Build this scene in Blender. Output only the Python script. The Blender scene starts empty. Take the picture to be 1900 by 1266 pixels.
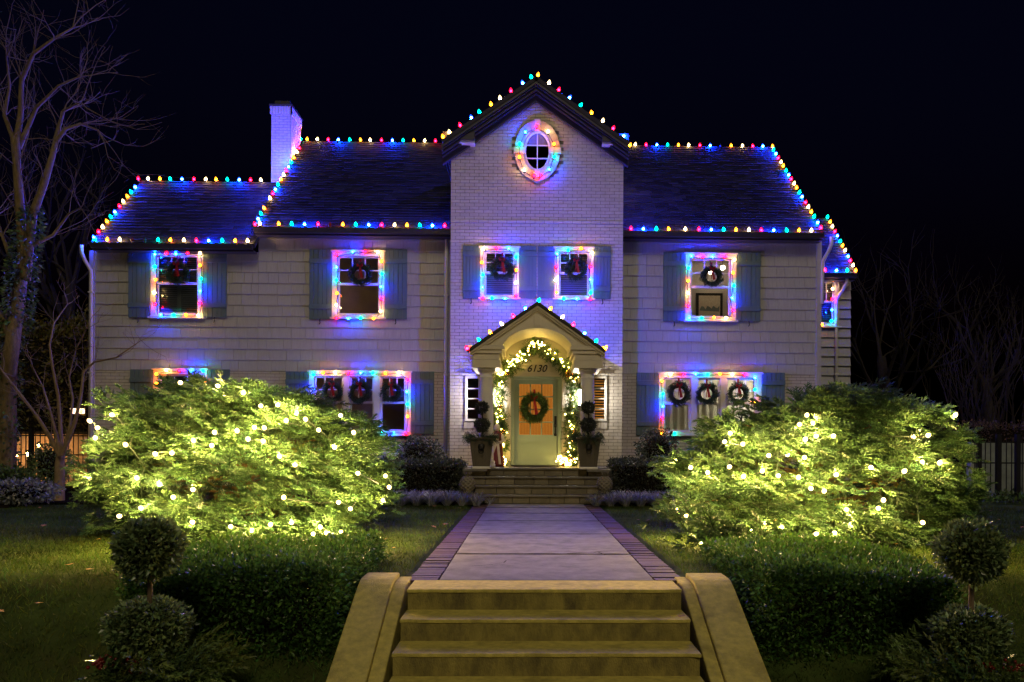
import bpy, math, random
import numpy as np
from mathutils import Vector, Matrix, Quaternion

random.seed(7)
rng = np.random.default_rng(7)
scene = bpy.context.scene
C = bpy.data.collections.new('place'); scene.collection.children.link(C)
R = math.radians

# ------------------------------------------------------------------ camera, sky, sun, exposure
F, YAW, ROLL = 1500.0, 0.0210, 0.0050           # focal length in photo pixels, small yaw and roll
VPX, HY = 979.0, 825.0
CXP = VPX + F*math.tan(YAW)
CAM = Vector((-0.172, 0.0, 1.17))
FW = Vector((math.sin(YAW), math.cos(YAW), 0)); RT = Vector((math.cos(YAW), -math.sin(YAW), 0)); UP = Vector((0, 0, 1))
cam_d = bpy.data.cameras.new('camera'); cam = bpy.data.objects.new('camera', cam_d); C.objects.link(cam)
cr = RT*math.cos(ROLL) + UP*math.sin(ROLL); cu = UP*math.cos(ROLL) - RT*math.sin(ROLL)
mw = Matrix((cr, cu, -FW)).transposed().to_4x4(); mw.translation = CAM
cam.matrix_world = mw
cam_d.sensor_width = 36.0; cam_d.lens = 36.0*F/1900.0
cam_d.shift_x = (950.0-CXP)/1900.0; cam_d.shift_y = (HY-633.0)/1900.0
cam_d.clip_start = 0.05; cam_d.clip_end = 6000
scene.camera = cam

world = bpy.data.worlds.new('World'); scene.world = world; world.use_nodes = True
wn = world.node_tree; wn.nodes.clear()
sky = wn.nodes.new('ShaderNodeTexSky'); sky.sky_type = 'NISHITA'; sky.sun_disc = False
sky.sun_elevation = R(-3.0); sky.sun_rotation = R(180.0); sky.altitude = 200; sky.air_density = 1.4; sky.ozone_density = 4.2
bg = wn.nodes.new('ShaderNodeBackground'); bg.inputs['Strength'].default_value = 0.11
wo = wn.nodes.new('ShaderNodeOutputWorld')
wn.links.new(sky.outputs[0], bg.inputs[0]); wn.links.new(bg.outputs[0], wo.inputs[0])

sun_d = bpy.data.lights.new('street_glow', 'SUN'); sun_d.energy = 0.80; sun_d.angle = R(20); sun_d.color = (1.0, 0.83, 0.54)
sun = bpy.data.objects.new('street_glow', sun_d); C.objects.link(sun)
sd = Vector((-0.10, 1.0, -0.92)).normalized()          # light travels into the scene from behind the camera
sun.rotation_euler = sd.to_track_quat('-Z', 'Y').to_euler(); sun.location = (0, -10, 12)

scene.view_settings.view_transform = 'Standard'; scene.view_settings.look = 'None'
scene.view_settings.exposure = 0.0; scene.view_settings.gamma = 1.0; scene.view_settings.use_curve_mapping = False
scene.render.engine = 'CYCLES'
cy = scene.cycles
cy.use_denoising = True
try: cy.denoiser = 'OPENIMAGEDENOISE'; cy.denoising_input_passes = 'RGB_ALBEDO_NORMAL'
except Exception: pass
cy.use_adaptive_sampling = True; cy.adaptive_threshold = 0.015
cy.max_bounces = 5; cy.diffuse_bounces = 2; cy.glossy_bounces = 2; cy.transmission_bounces = 3; cy.transparent_max_bounces = 12
cy.caustics_reflective = False; cy.caustics_refractive = False
cy.sample_clamp_indirect = 2.0; cy.sample_clamp_direct = 0.0
cy.use_light_tree = True

# ------------------------------------------------------------------ where things stand
def ray(px, py):
    ax, ay = px-CXP, py-HY
    a = ax*math.cos(ROLL) + ay*math.sin(ROLL); v = -ax*math.sin(ROLL) + ay*math.cos(ROLL)
    return (FW + RT*(a/F) - UP*(v/F))
def W(px, py, Y):                                     # the point of the upright plane at depth Y seen at a photo pixel
    d = ray(px, py); return CAM + d*(Y/d.y)
def WX(px, py, Y): return W(px, py, Y).x
def WZ(px, py, Y): return W(px, py, Y).z
def snap(px, py, A, B):                               # the point of line A-B nearest to that sight line
    d = ray(px, py).normalized(); u = (B-A).normalized(); w0 = CAM-A
    b = d.dot(u); dd = d.dot(w0); e = u.dot(w0); den = 1-b*b
    return A + u*((e - b*dd)/den if den > 1e-9 else 0)

# ------------------------------------------------------------------ object helpers
WL = {}
def tag(o, label=None, cat=None, group=None, kind=None):
    if label: o['label'] = label
    if cat: o['category'] = cat
    if group: o['group'] = group
    if kind: o['kind'] = kind
    return o
def empty(name, loc, label=None, cat=None, group=None, kind=None):
    o = bpy.data.objects.new(name, None); o.empty_display_size = 0.2; C.objects.link(o)
    o.location = loc; WL[o] = Vector(loc); return tag(o, label, cat, group, kind)
def setp(o, p, local=False):
    if p is None: return o
    o.parent = p
    if not local and p in WL: o.matrix_parent_inverse = Matrix.Translation(-WL[p])
    return o
def obj(name, me, mat=None, parent=None, loc=None, local=False):
    o = bpy.data.objects.new(name, me); C.objects.link(o)
    if mat is not None and len(me.materials) == 0: me.materials.append(mat)
    if loc is not None:
        o.location = loc
        if not local: WL[o] = Vector(loc)
    setp(o, parent, local); return o
def npmesh(name, V, Fc, cols=None, smooth=False):
    V = np.ascontiguousarray(V, dtype=np.float32).reshape(-1, 3); Fc = np.ascontiguousarray(Fc, dtype=np.int32)
    n, k = Fc.shape; me = bpy.data.meshes.new(name)
    me.vertices.add(len(V)); me.vertices.foreach_set('co', V.ravel())
    me.loops.add(n*k); me.loops.foreach_set('vertex_index', Fc.ravel())
    me.polygons.add(n); me.polygons.foreach_set('loop_start', np.arange(0, n*k, k, dtype=np.int32))
    if cols is not None:
        at = me.attributes.new('tint', 'FLOAT_COLOR', 'POINT')
        c4 = np.ones((len(V), 4), dtype=np.float32); c4[:, :cols.shape[1]] = cols
        at.data.foreach_set('color', c4.ravel())
    me.update(calc_edges=True)
    me.polygons.foreach_set('use_smooth', np.full(n, bool(smooth)))
    return me

class MB:
    def __init__(s): s.v = []; s.f = []
    def quad(s, a, b, c, d):
        i = len(s.v); s.v += [tuple(a), tuple(b), tuple(c), tuple(d)]; s.f.append((i, i+1, i+2, i+3)); return s
    def box(s, x0, x1, y0, y1, z0, z1):
        i = len(s.v)
        s.v += [(x, y, z) for z in (z0, z1) for (x, y) in ((x0, y0), (x1, y0), (x1, y1), (x0, y1))]
        s.f += [tuple(i+k for k in q) for q in ((3, 2, 1, 0), (4, 5, 6, 7), (0, 1, 5, 4), (1, 2, 6, 5), (2, 3, 7, 6), (3, 0, 4, 7))]; return s
    def prism(s, pts, off):                       # a flat outline pushed by a vector
        n = len(pts); i = len(s.v); off = Vector(off)
        s.v += [tuple(p) for p in pts] + [tuple(Vector(p)+off) for p in pts]
        s.f.append(tuple(range(i, i+n))); s.f.append(tuple(range(i+2*n-1, i+n-1, -1)))
        for k in range(n):
            a = (k+1) % n; s.f.append((i+k, i+n+k, i+n+a, i+a))
        return s
    def tube(s, pts, rad, sides=8, cap=True):
        pts = [Vector(p) for p in pts]; n = len(pts)
        if not hasattr(rad, '__len__'): rad = [rad]*n
        t0 = (pts[1]-pts[0]).normalized(); ref = Vector((0, 0, 1)) if abs(t0.z) < 0.9 else Vector((1, 0, 0))
        u = t0.cross(ref).normalized(); base = len(s.v)
        for k in range(n):
            t = (pts[min(k+1, n-1)]-pts[max(k-1, 0)]).normalized()
            u = (u - t*u.dot(t))
            u = u.normalized() if u.length > 1e-6 else t.orthogonal().normalized()
            w = t.cross(u)
            for j in range(sides):
                a = 2*math.pi*j/sides; s.v.append(tuple(pts[k] + (u*math.cos(a)+w*math.sin(a))*rad[k]))
        for k in range(n-1):
            for j in range(sides):
                j2 = (j+1) % sides; s.f.append((base+k*sides+j, base+k*sides+j2, base+(k+1)*sides+j2, base+(k+1)*sides+j))
        if cap:
            s.f.append(tuple(base+j for j in range(sides-1, -1, -1))); s.f.append(tuple(base+(n-1)*sides+j for j in range(sides)))
        return s
    def lathe(s, prof, c=(0, 0, 0), sides=20, sx=1.0, sy=1.0, mod=None):
        base = len(s.v); c = Vector(c); n = len(prof)
        for (r, z) in prof:
            for j in range(sides):
                a = 2*math.pi*j/sides; rr = r if mod is None else mod(r, z, a)
                s.v.append((c.x+rr*sx*math.cos(a), c.y+rr*sy*math.sin(a), c.z+z))
        for k in range(n-1):
            for j in range(sides):
                j2 = (j+1) % sides; s.f.append((base+k*sides+j, base+k*sides+j2, base+(k+1)*sides+j2, base+(k+1)*sides+j))
        s.f.append(tuple(base+j for j in range(sides-1, -1, -1))); s.f.append(tuple(base+(n-1)*sides+j for j in range(sides)))
        return s
    def mesh(s, name, smooth=False, bevel=0.0):
        me = bpy.data.meshes.new(name); me.from_pydata(s.v, [], s.f); me.update()
        if smooth: me.polygons.foreach_set('use_smooth', [True]*len(me.polygons))
        return me
    def build(s, name, mat, parent=None, smooth=False, bevel=0.0, kind=None, seg=2):
        o = obj(name, s.mesh(name, smooth), mat, parent)
        if bevel > 0:
            m = o.modifiers.new('edge', 'BEVEL'); m.width = bevel; m.segments = seg; m.limit_method = 'ANGLE'; m.angle_limit = R(40)
        if kind: o['kind'] = kind
        return o
def boxes_mesh(name, B, cols=None):               # B: rows of x0 x1 y0 y1 z0 z1
    B = np.asarray(B, dtype=np.float32); n = len(B)
    ix = [0, 1, 1, 0, 0, 1, 1, 0]; iy = [2, 2, 3, 3, 2, 2, 3, 3]; iz = [4, 4, 4, 4, 5, 5, 5, 5]
    V = np.stack([B[:, ix], B[:, iy], B[:, iz]], axis=2)
    q = np.array([(3, 2, 1, 0), (4, 5, 6, 7), (0, 1, 5, 4), (1, 2, 6, 5), (2, 3, 7, 6), (3, 0, 4, 7)], dtype=np.int32)
    Fc = (q[None] + (np.arange(n)*8)[:, None, None]).reshape(-1, 4)
    cc = None if cols is None else np.repeat(np.asarray(cols, dtype=np.float32), 8, axis=0)
    return npmesh(name, V.reshape(-1, 3), Fc, cc)

# ------------------------------------------------------------------ materials
def new_mat(name):
    m = bpy.data.materials.new(name); m.use_nodes = True; nt = m.node_tree; nt.nodes.clear()
    out = nt.nodes.new('ShaderNodeOutputMaterial'); return m, nt, out
def mat(name, col, rough=0.6, var=0.15, scale=6.0, bump=0.15, bscale=60.0, metal=0.0, tint=False, objvar=0.0, stain=None, spec=0.4, stretch=None):
    m, nt, out = new_mat(name); N = nt.nodes.new; L = nt.links.new
    p = N('ShaderNodeBsdfPrincipled'); L(p.outputs[0], out.inputs[0])
    p.inputs['Roughness'].default_value = rough; p.inputs['Metallic'].default_value = metal
    p.inputs['Specular IOR Level'].default_value = spec
    tc = N('ShaderNodeTexCoord'); co = tc.outputs['Object']
    geo = N('ShaderNodeNewGeometry'); co = geo.outputs['Position']
    if stretch:
        mp = N('ShaderNodeMapping'); mp.inputs['Scale'].default_value = stretch; L(co, mp.inputs['Vector']); co = mp.outputs[0]
    nz = N('ShaderNodeTexNoise'); nz.inputs['Scale'].default_value = scale; nz.inputs['Detail'].default_value = 6; nz.inputs['Roughness'].default_value = 0.62; L(co, nz.inputs['Vector'])
    mr = N('ShaderNodeMapRange'); mr.inputs['From Min'].default_value = 0.3; mr.inputs['From Max'].default_value = 0.7
    mr.inputs['To Min'].default_value = 1-var; mr.inputs['To Max'].default_value = 1+var; L(nz.outputs['Fac'], mr.inputs['Value'])
    base = N('ShaderNodeMix'); base.data_type = 'RGBA'; base.blend_type = 'MULTIPLY'; base.inputs['Factor'].default_value = 1
    base.inputs['A'].default_value = (*col, 1); L(mr.outputs[0], base.inputs['B']); cur = base.outputs['Result']
    if stain:
        scol, sscale, lo, hi = stain
        n2 = N('ShaderNodeTexNoise'); n2.inputs['Scale'].default_value = sscale; n2.inputs['Detail'].default_value = 8; n2.inputs['Roughness'].default_value = 0.7; L(co, n2.inputs['Vector'])
        m2 = N('ShaderNodeMapRange'); m2.inputs['From Min'].default_value = lo; m2.inputs['From Max'].default_value = hi; L(n2.outputs['Fac'], m2.inputs['Value'])
        mx = N('ShaderNodeMix'); mx.data_type = 'RGBA'; L(m2.outputs[0], mx.inputs['Factor']); L(cur, mx.inputs['A']); mx.inputs['B'].default_value = (*scol, 1); cur = mx.outputs['Result']
    if tint:
        at = N('ShaderNodeAttribute'); at.attribute_name = 'tint'
        mx = N('ShaderNodeMix'); mx.data_type = 'RGBA'; mx.blend_type = 'MULTIPLY'; mx.inputs['Factor'].default_value = 1; L(cur, mx.inputs['A']); L(at.outputs['Color'], mx.inputs['B']); cur = mx.outputs['Result']
    if objvar:
        oi = N('ShaderNodeObjectInfo'); m3 = N('ShaderNodeMapRange'); m3.inputs['To Min'].default_value = 1-objvar; m3.inputs['To Max'].default_value = 1+objvar; L(oi.outputs['Random'], m3.inputs['Value'])
        mx = N('ShaderNodeMix'); mx.data_type = 'RGBA'; mx.blend_type = 'MULTIPLY'; mx.inputs['Factor'].default_value = 1; L(cur, mx.inputs['A']); L(m3.outputs[0], mx.inputs['B']); cur = mx.outputs['Result']
    L(cur, p.inputs['Base Color'])
    if bump:
        nb = N('ShaderNodeTexNoise'); nb.inputs['Scale'].default_value = bscale; nb.inputs['Detail'].default_value = 5; L(co, nb.inputs['Vector'])
        bp = N('ShaderNodeBump'); bp.inputs['Strength'].default_value = bump; bp.inputs['Distance'].default_value = 0.01; L(nb.outputs['Fac'], bp.inputs['Height']); L(bp.outputs[0], p.inputs['Normal'])
    return m
def leaf_mat(name, col, trans=0.35, rough=0.5, spec=0.3):
    m, nt, out = new_mat(name); N = nt.nodes.new; L = nt.links.new
    at = N('ShaderNodeAttribute'); at.attribute_name = 'tint'
    mx = N('ShaderNodeMix'); mx.data_type = 'RGBA'; mx.blend_type = 'MULTIPLY'; mx.inputs['Factor'].default_value = 1
    mx.inputs['A'].default_value = (*col, 1); L(at.outputs['Color'], mx.inputs['B'])
    p = N('ShaderNodeBsdfPrincipled'); p.inputs['Roughness'].default_value = rough; p.inputs['Specular IOR Level'].default_value = spec; L(mx.outputs['Result'], p.inputs['Base Color'])
    t = N('ShaderNodeBsdfTranslucent'); L(mx.outputs['Result'], t.inputs['Color'])
    ms = N('ShaderNodeMixShader'); ms.inputs[0].default_value = trans; L(p.outputs[0], ms.inputs[1]); L(t.outputs[0], ms.inputs[2]); L(ms.outputs[0], out.inputs[0])
    return m
def emit(name, col, s, sample=True):
    m, nt, out = new_mat(name); e = nt.nodes.new('ShaderNodeEmission'); e.inputs[0].default_value = (*col, 1); e.inputs[1].default_value = s
    nt.links.new(e.outputs[0], out.inputs[0])
    try: m.cycles.emission_sampling = 'FRONT' if sample else 'NONE'
    except Exception: pass
    return m
def glass_mat(name, tintc=(0.9, 0.93, 0.95), refl=1.0):
    m, nt, out = new_mat(name); N = nt.nodes.new; L = nt.links.new
    t = N('ShaderNodeBsdfTransparent'); t.inputs[0].default_value = (*tintc, 1)
    g = N('ShaderNodeBsdfGlossy'); g.inputs['Roughness'].default_value = 0.02
    fr = N('ShaderNodeFresnel'); fr.inputs['IOR'].default_value = 1.6
    ms = N('ShaderNodeMixShader'); L(fr.outputs[0], ms.inputs[0]); L(t.outputs[0], ms.inputs[1]); L(g.outputs[0], ms.inputs[2]); L(ms.outputs[0], out.inputs[0])
    return m
def shell_mat(name, col, s):
    m, nt, out = new_mat(name); N = nt.nodes.new; L = nt.links.new
    t = N('ShaderNodeBsdfTransparent'); t.inputs[0].default_value = (*[0.35+0.65*c for c in col], 1)
    e = N('ShaderNodeEmission'); e.inputs[0].default_value = (*col, 1); e.inputs[1].default_value = s
    a = N('ShaderNodeAddShader'); L(t.outputs[0], a.inputs[0]); L(e.outputs[0], a.inputs[1]); L(a.outputs[0], out.inputs[0])
    try: m.cycles.emission_sampling = 'NONE'
    except Exception: pass
    return m

M = {}
M['brick'] = mat('painted_brick', (0.46, 0.43, 0.40), 0.7, 0.10, 9, 0.35, 45, tint=False, objvar=0.05)
M['brickt'] = mat('painted_brick_mass', (0.46, 0.43, 0.40), 0.7, 0.10, 9, 0.35, 45, tint=True)
M['mortar'] = mat('shaded_mortar', (0.15, 0.14, 0.13), 0.85, 0.15, 14, 0.3, 60)  # joint shadows put into the colour, darker than the painted brick
M['shingle'] = mat('painted_cedar_shingle', (0.345, 0.345, 0.35), 0.7, 0.10, 5, 0.25, 30, objvar=0.03, stretch=(8, 8, 0.6))
M['shinglet'] = mat('painted_cedar_shingle_mass', (0.345, 0.345, 0.35), 0.7, 0.10, 5, 0.25, 30, tint=True, stretch=(8, 8, 0.6))
M['backing'] = mat('wall_sheathing', (0.20, 0.18, 0.16), 0.9, 0.1, 5, 0)
M['white'] = mat('white_paint', (0.60, 0.59, 0.57), 0.45, 0.05, 5, 0.05, 40)
M['cream'] = mat('cream_paint', (0.50, 0.47, 0.40), 0.5, 0.05, 5, 0.05, 40)
M['darktrim'] = mat('dark_trim', (0.030, 0.029, 0.032), 0.4, 0.15, 4, 0.08, 30)  # one dark tone shared by gutters, mouldings and soffits
M['shutter'] = mat('blue_grey_shutter_paint', (0.075, 0.125, 0.135), 0.6, 0.10, 5, 0.12, 40, objvar=0.06, stretch=(6, 6, 0.8))
M['door'] = mat('sage_door_paint', (0.33, 0.42, 0.34), 0.4, 0.05, 4, 0.05, 30)
M['roof'] = mat('slate_shingle', (0.012, 0.013, 0.019), 0.85, 0.25, 12, 0.35, 80, tint=True, spec=0.15)
M['roofbase'] = mat('roof_underlay', (0.03, 0.03, 0.032), 0.9, 0.1, 5, 0)
M['iron'] = mat('black_iron', (0.012, 0.012, 0.013), 0.45, 0.2, 12, 0.1, 50, metal=0.3)
M['concrete'] = mat('walk_concrete', (0.165, 0.158, 0.155), 0.85, 0.30, 5.0, 0.5, 120, stain=((0.075, 0.07, 0.068), 2.6, 0.50, 0.74))
M['step'] = mat('old_yellow_lit_step_concrete', (0.60, 0.51, 0.11), 0.9, 0.22, 16.0, 1.0, 130, stain=((0.24, 0.195, 0.045), 3.2, 0.50, 0.78))  # the yellow of the street light is put into the base colour
M['riser'] = mat('stained_yellow_lit_riser_concrete', (0.27, 0.225, 0.055), 0.9, 0.30, 12.0, 1.0, 110, stain=((0.085, 0.07, 0.03), 5.0, 0.46, 0.70), stretch=(1.0, 1.0, 0.45))  # real stains, with the street light's yellow in the base colour too
M['paver'] = mat('brick_paver', (0.055, 0.030, 0.038), 0.75, 0.2, 14, 0.4, 60, objvar=0.28)
M['stone'] = mat('porch_stone', (0.13, 0.115, 0.085), 0.8, 0.25, 4, 0.4, 40, objvar=0.30, stain=((0.10, 0.09, 0.07), 3, 0.55, 0.75))
M['slab'] = mat('porch_bluestone', (0.12, 0.115, 0.11), 0.6, 0.2, 4, 0.25, 40)
M['caststone'] = mat('cast_stone', (0.14, 0.13, 0.11), 0.85, 0.2, 8, 0.4, 50, stain=((0.10, 0.10, 0.08), 7, 0.52, 0.72))
M['planter'] = mat('weathered_planter', (0.085, 0.075, 0.055), 0.75, 0.25, 3, 0.3, 40, stain=((0.05, 0.045, 0.035), 6, 0.48, 0.66), stretch=(3, 3, 0.4))
M['soil'] = mat('dark_mulch', (0.014, 0.011, 0.009), 1.0, 0.5, 25, 0.8, 30, spec=0.0)
M['lawn'] = mat('lawn_ground', (0.040, 0.062, 0.015), 1.0, 0.5, 2.5, 0.8, 35, stain=((0.050, 0.055, 0.017), 1.1, 0.48, 0.68), spec=0.05)
M['asphalt'] = mat('driveway_concrete', (0.34, 0.34, 0.33), 0.9, 0.2, 3, 0.3, 50)
M['bark'] = mat('bark', (0.13, 0.095, 0.045), 0.9, 0.4, 7, 0.9, 22, stretch=(3, 3, 0.7))
M['barkdark'] = mat('dark_bark', (0.020, 0.015, 0.008), 0.9, 0.35, 8, 0.5, 25)
M['barkpale'] = mat('pale_smooth_bark', (0.17, 0.12, 0.065), 0.8, 0.3, 9, 0.4, 25)
M['dead'] = mat('dry_inner_twigs', (0.12, 0.07, 0.025), 0.9, 0.3, 12, 0.3, 30)
M['red'] = mat('red_ribbon', (0.26, 0.008, 0.012), 0.35, 0.1, 20, 0.1, 60)
M['gold'] = mat('gold_ornament', (0.60, 0.36, 0.09), 0.22, 0.05, 10, 0.02, 30, metal=0.9)
M['cloth'] = mat('figurine_cream', (0.62, 0.52, 0.40), 0.6, 0.15, 15, 0.2, 50)
M['robe'] = mat('figurine_red', (0.15, 0.02, 0.018), 0.5, 0.15, 15, 0.2, 50)
M['fence'] = M['iron']
M['wire'] = mat('green_cable', (0.012, 0.022, 0.014), 0.5, 0.1, 20, 0)
M['glass'] = glass_mat('window_glass')
M['glassdark'] = glass_mat('darkened_glass', (0.30, 0.31, 0.33))  # dark tint put in so the room behind the oval looks unlit
M['blind'] = mat('white_blind', (0.45, 0.45, 0.46), 0.6, 0.05, 5, 0)
M['roomdark'] = mat('dark_room', (0.10, 0.085, 0.07), 0.9, 0.1, 3, 0)
M['roomdim'] = mat('dim_room', (0.40, 0.32, 0.25), 0.9, 0.1, 3, 0)
M['roomwarm'] = mat('lit_room', (0.62, 0.56, 0.47), 0.9, 0.05, 3, 0)
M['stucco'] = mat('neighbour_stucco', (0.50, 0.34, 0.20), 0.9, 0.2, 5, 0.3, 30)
M['palewall'] = mat('pale_garden_wall', (0.17, 0.20, 0.185), 0.9, 0.3, 3, 0.3, 30)
M['number'] = mat('black_numerals', (0.01, 0.01, 0.01), 0.4, 0, 5, 0)
M['berry'] = mat('red_berry', (0.13, 0.005, 0.006), 0.2, 0.2, 30, 0)
M['dryleaf'] = mat('dry_leaf', (0.30, 0.15, 0.04), 0.8, 0.3, 30, 0.2, 40)
M['spruce'] = leaf_mat('spruce_needles', (0.092, 0.185, 0.066), 0.15, 0.5, 0.35)
M['hedge'] = leaf_mat('yew_leaves', (0.062, 0.140, 0.025), 0.30, 0.4, 0.4)
M['box'] = leaf_mat('boxwood_leaves', (0.115, 0.165, 0.060), 0.20, 0.32, 0.5)
M['cedar'] = leaf_mat('cedar_sprays', (0.10, 0.15, 0.040), 0.25, 0.5, 0.3)
M['wreath'] = leaf_mat('wreath_greenery', (0.030, 0.060, 0.032), 0.15, 0.4, 0.4)
M['garland'] = leaf_mat('garland_greenery', (0.075, 0.135, 0.034), 0.30, 0.4, 0.4)
M['lirio'] = leaf_mat('liriope_blades', (0.20, 0.22, 0.22), 0.2, 0.4, 0.5)  # bluish-white highlights on the blades put into the base colour
M['grass'] = leaf_mat('grass_blades', (0.072, 0.128, 0.022), 0.35, 0.6, 0.2)
M['ivy'] = leaf_mat('ivy_leaves', (0.060, 0.105, 0.028), 0.2, 0.35, 0.4)
M['olive'] = leaf_mat('olive_evergreen', (0.120, 0.105, 0.022), 0.3, 0.5, 0.3)
M['brownhedge'] = leaf_mat('brown_hedge_leaves', (0.11, 0.075, 0.035), 0.3, 0.5, 0.3)
M['leafdark'] = leaf_mat('dark_shrub_leaves', (0.045, 0.055, 0.045), 0.2, 0.4, 0.4)

# ------------------------------------------------------------------ ground
def gz(x, y):
    z = 0.0
    if y < 7.3:
        t = min(1.0, (7.3-y)/2.05); z = -0.85*(t*t*(3-2*t)*0.30 + t*0.70)
    if abs(x) < 1.47 and y < 7.02: z -= 0.55
    if y > 7.4 and abs(x) < 1.25: z -= 0.05
    return z
def make_ground():
    xs = sorted(set([-3000, -800, -200, -90, -50, -30, -22] + list(np.arange(-16, 16.01, 0.4)) + [-1.5, -1.45, 1.45, 1.5, -1.26, -1.24, 1.24, 1.26] + [22, 30, 50, 90, 200, 800, 3000]))
    ys = sorted(set([-400, -60, -20, -8, -3] + list(np.arange(-1, 27, 0.4)) + [7.0, 7.05, 7.3, 35, 50, 80, 140, 300, 900, 4000]))
    V = []; 
    for y in ys:
        for x in xs:
            n = 0.025*math.sin(x*1.3+y*0.7)+0.02*math.sin(x*0.6-y*1.9) if (abs(x) > 2.2 and abs(x) < 30 and y < 25) else 0
            V.append((x, y, gz(x, y)-0.02+n*0.6))
    nx = len(xs); Fc = [(j*nx+i, j*nx+i+1, (j+1)*nx+i+1, (j+1)*nx+i) for j in range(len(ys)-1) for i in range(nx-1)]
    o = obj('ground', npmesh('ground', np.array(V), np.array(Fc), smooth=True), M['lawn']); o['kind'] = 'structure'
make_ground()
bed = MB()
for (x0, x1, y0, y1) in ((-9.6, -1.5, 15.6, 19.3), (1.5, 8.6, 15.6, 19.3), (-13.5, -9.6, 14.6, 21.0)):
    bed.box(x0, x1, y0, y1, -0.2, 0.012)
for k, b in enumerate(((-9.6, -1.5, 15.6, 19.3), (1.5, 8.6, 15.6, 19.3), (-14.5, -9.6, 14.9, 21.0))):
    o = MB().box(*b, -0.2, 0.014+0.003*k).build('mulch_bed', M['soil']); o['kind'] = 'structure'
    o['label'] = ('dark mulch bed below the windows left of the porch', 'dark mulch bed below the windows right of the porch', 'dark mulch bed around the small bare tree')[k]
o = MB().box(10.2, 40, 13.4, 15.9, -0.3, 0.02).build('driveway', M['asphalt'], bevel=0.01); o['kind'] = 'structure'
o = MB().box(-60, 60, -4, 4.2, -1.1, -0.86).build('pavement', M['concrete']); o['kind'] = 'structure'

# walkway: concrete slabs and a border of brick pavers laid crosswise
walk = empty('walkway', (0, 11, 0), kind='structure')
ej = [6.97, 8.62, 10.55, 12.35, 13.75, 14.95, 15.9]
for a, b in zip(ej[:-1], ej[1:]):
    m = MB().box(-0.93, 0.93, a+0.009, b-0.009, -0.12, 0.0+rng.uniform(-0.003, 0.003)); m.build('slab', M['concrete'], walk, bevel=0.008)
joint = MB()
for yj_ in ej[1:-1]:
    xs_j = np.linspace(-0.93, 0.93, 24); wj = 0.020+0.018*rng.random(24)
    for k in range(23): joint.quad((xs_j[k], yj_-wj[k], 0.0042), (xs_j[k+1], yj_-wj[k+1], 0.0042), (xs_j[k+1], yj_+wj[k+1]*0.8, 0.0042), (xs_j[k], yj_+wj[k]*0.8, 0.0042))
joint.build('shadowed_joint', M['soil'], walk, kind='stuff')  # dark strips over the joints, their shadow lines painted in
crack = MB()
def crackline(pts, w=0.007):
    for (a, b) in zip(pts[:-1], pts[1:]):
        a = Vector((a[0], a[1], 0.0045)); b = Vector((b[0], b[1], 0.0045)); d = (b-a).normalized(); n = Vector((-d.y, d.x, 0))*w*random.uniform(0.5, 1.2)
        crack.quad(a-n, b-n*0.6, b+n*0.6, a+n)
crackline([(0.20, 8.60), (0.38, 8.72), (0.55, 8.74), (0.66, 8.86), (0.93, 8.95)], 0.011); crackline([(0.60, 8.75), (0.66, 8.55)], 0.008)
crackline([(-0.70, 7.75), (-0.52, 7.85), (-0.40, 7.98), (-0.38, 8.12)], 0.007); crackline([(0.1, 10.8), (0.4, 10.9), (0.62, 10.75)], 0.006)
crack.build('crack', M['soil'], walk, kind='stuff')
pme = MB().box(-0.5, 0.5, -0.5, 0.5, -0.5, 0.5).mesh('paver'); pme.materials.append(M['paver'])
for s in (-1, 1):
    y = 6.98
    while y < 15.75:
        w = 0.072+rng.uniform(-0.003, 0.003); o = obj('paver', pme, None, walk, (s*1.068+rng.uniform(-.006, .006), y+w/2, -0.045+rng.uniform(-0.006, 0.004)))
        o.scale = (0.25, w-0.010, 0.09); o.rotation_euler = (rng.uniform(-.03, .03), 0, rng.uniform(-.02, .02)); y += w

# front steps with stepped cheek walls
fs = empty('front_steps', (0, 6, -0.85), 'worn concrete steps tinted with yellow street light, with stepped cheek walls below the walkway', 'steps')
ny = [6.52-0.36*i for i in range(5)]
for i, y in enumerate(ny):
    zt = -0.165*i; back = 6.965 if i == 0 else ny[i-1]+0.02
    n = 40; xs = np.linspace(-1.137, 1.085, n); m = MB()
    yj = [y + (0.002*math.sin(k*0.7+i)+rng.uniform(-0.003, 0.003))*(1 if 1 < k < n-2 else 5.0) for k in range(n)]
    # tread: a worn slab whose nosing wavers
    pts = [(xs[k], yj[k], zt) for k in range(n)] + [(xs[-1], back, zt), (xs[0], back, zt)]
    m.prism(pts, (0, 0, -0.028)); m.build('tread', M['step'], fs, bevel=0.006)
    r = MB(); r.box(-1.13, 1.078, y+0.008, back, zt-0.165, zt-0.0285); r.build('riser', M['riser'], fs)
def cheek(s, x_in, x_mid, x_out):
    def prof(dz, x):
        P = []
        for yy, zz in ((7.10, 0.045), (6.86, 0.045), (6.78, 0.036), (6.70, 0.012), (6.60, -0.03), (4.6, -0.03-2.0*0.463)):
            P.append((x, yy, zz+dz))
        return P + [(x, 4.6, -1.5), (x, 7.10, -1.5)]
    for (a, b, dz, nm) in ((x_mid, x_out, 0.0, 'coping'), (x_in, x_mid, -0.035, 'cheek_wall')):
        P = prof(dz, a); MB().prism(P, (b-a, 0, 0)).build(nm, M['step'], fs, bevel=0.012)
cheek(-1, -1.175, -1.285, -1.565); cheek(1, 1.125, 1.225, 1.545)

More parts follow.
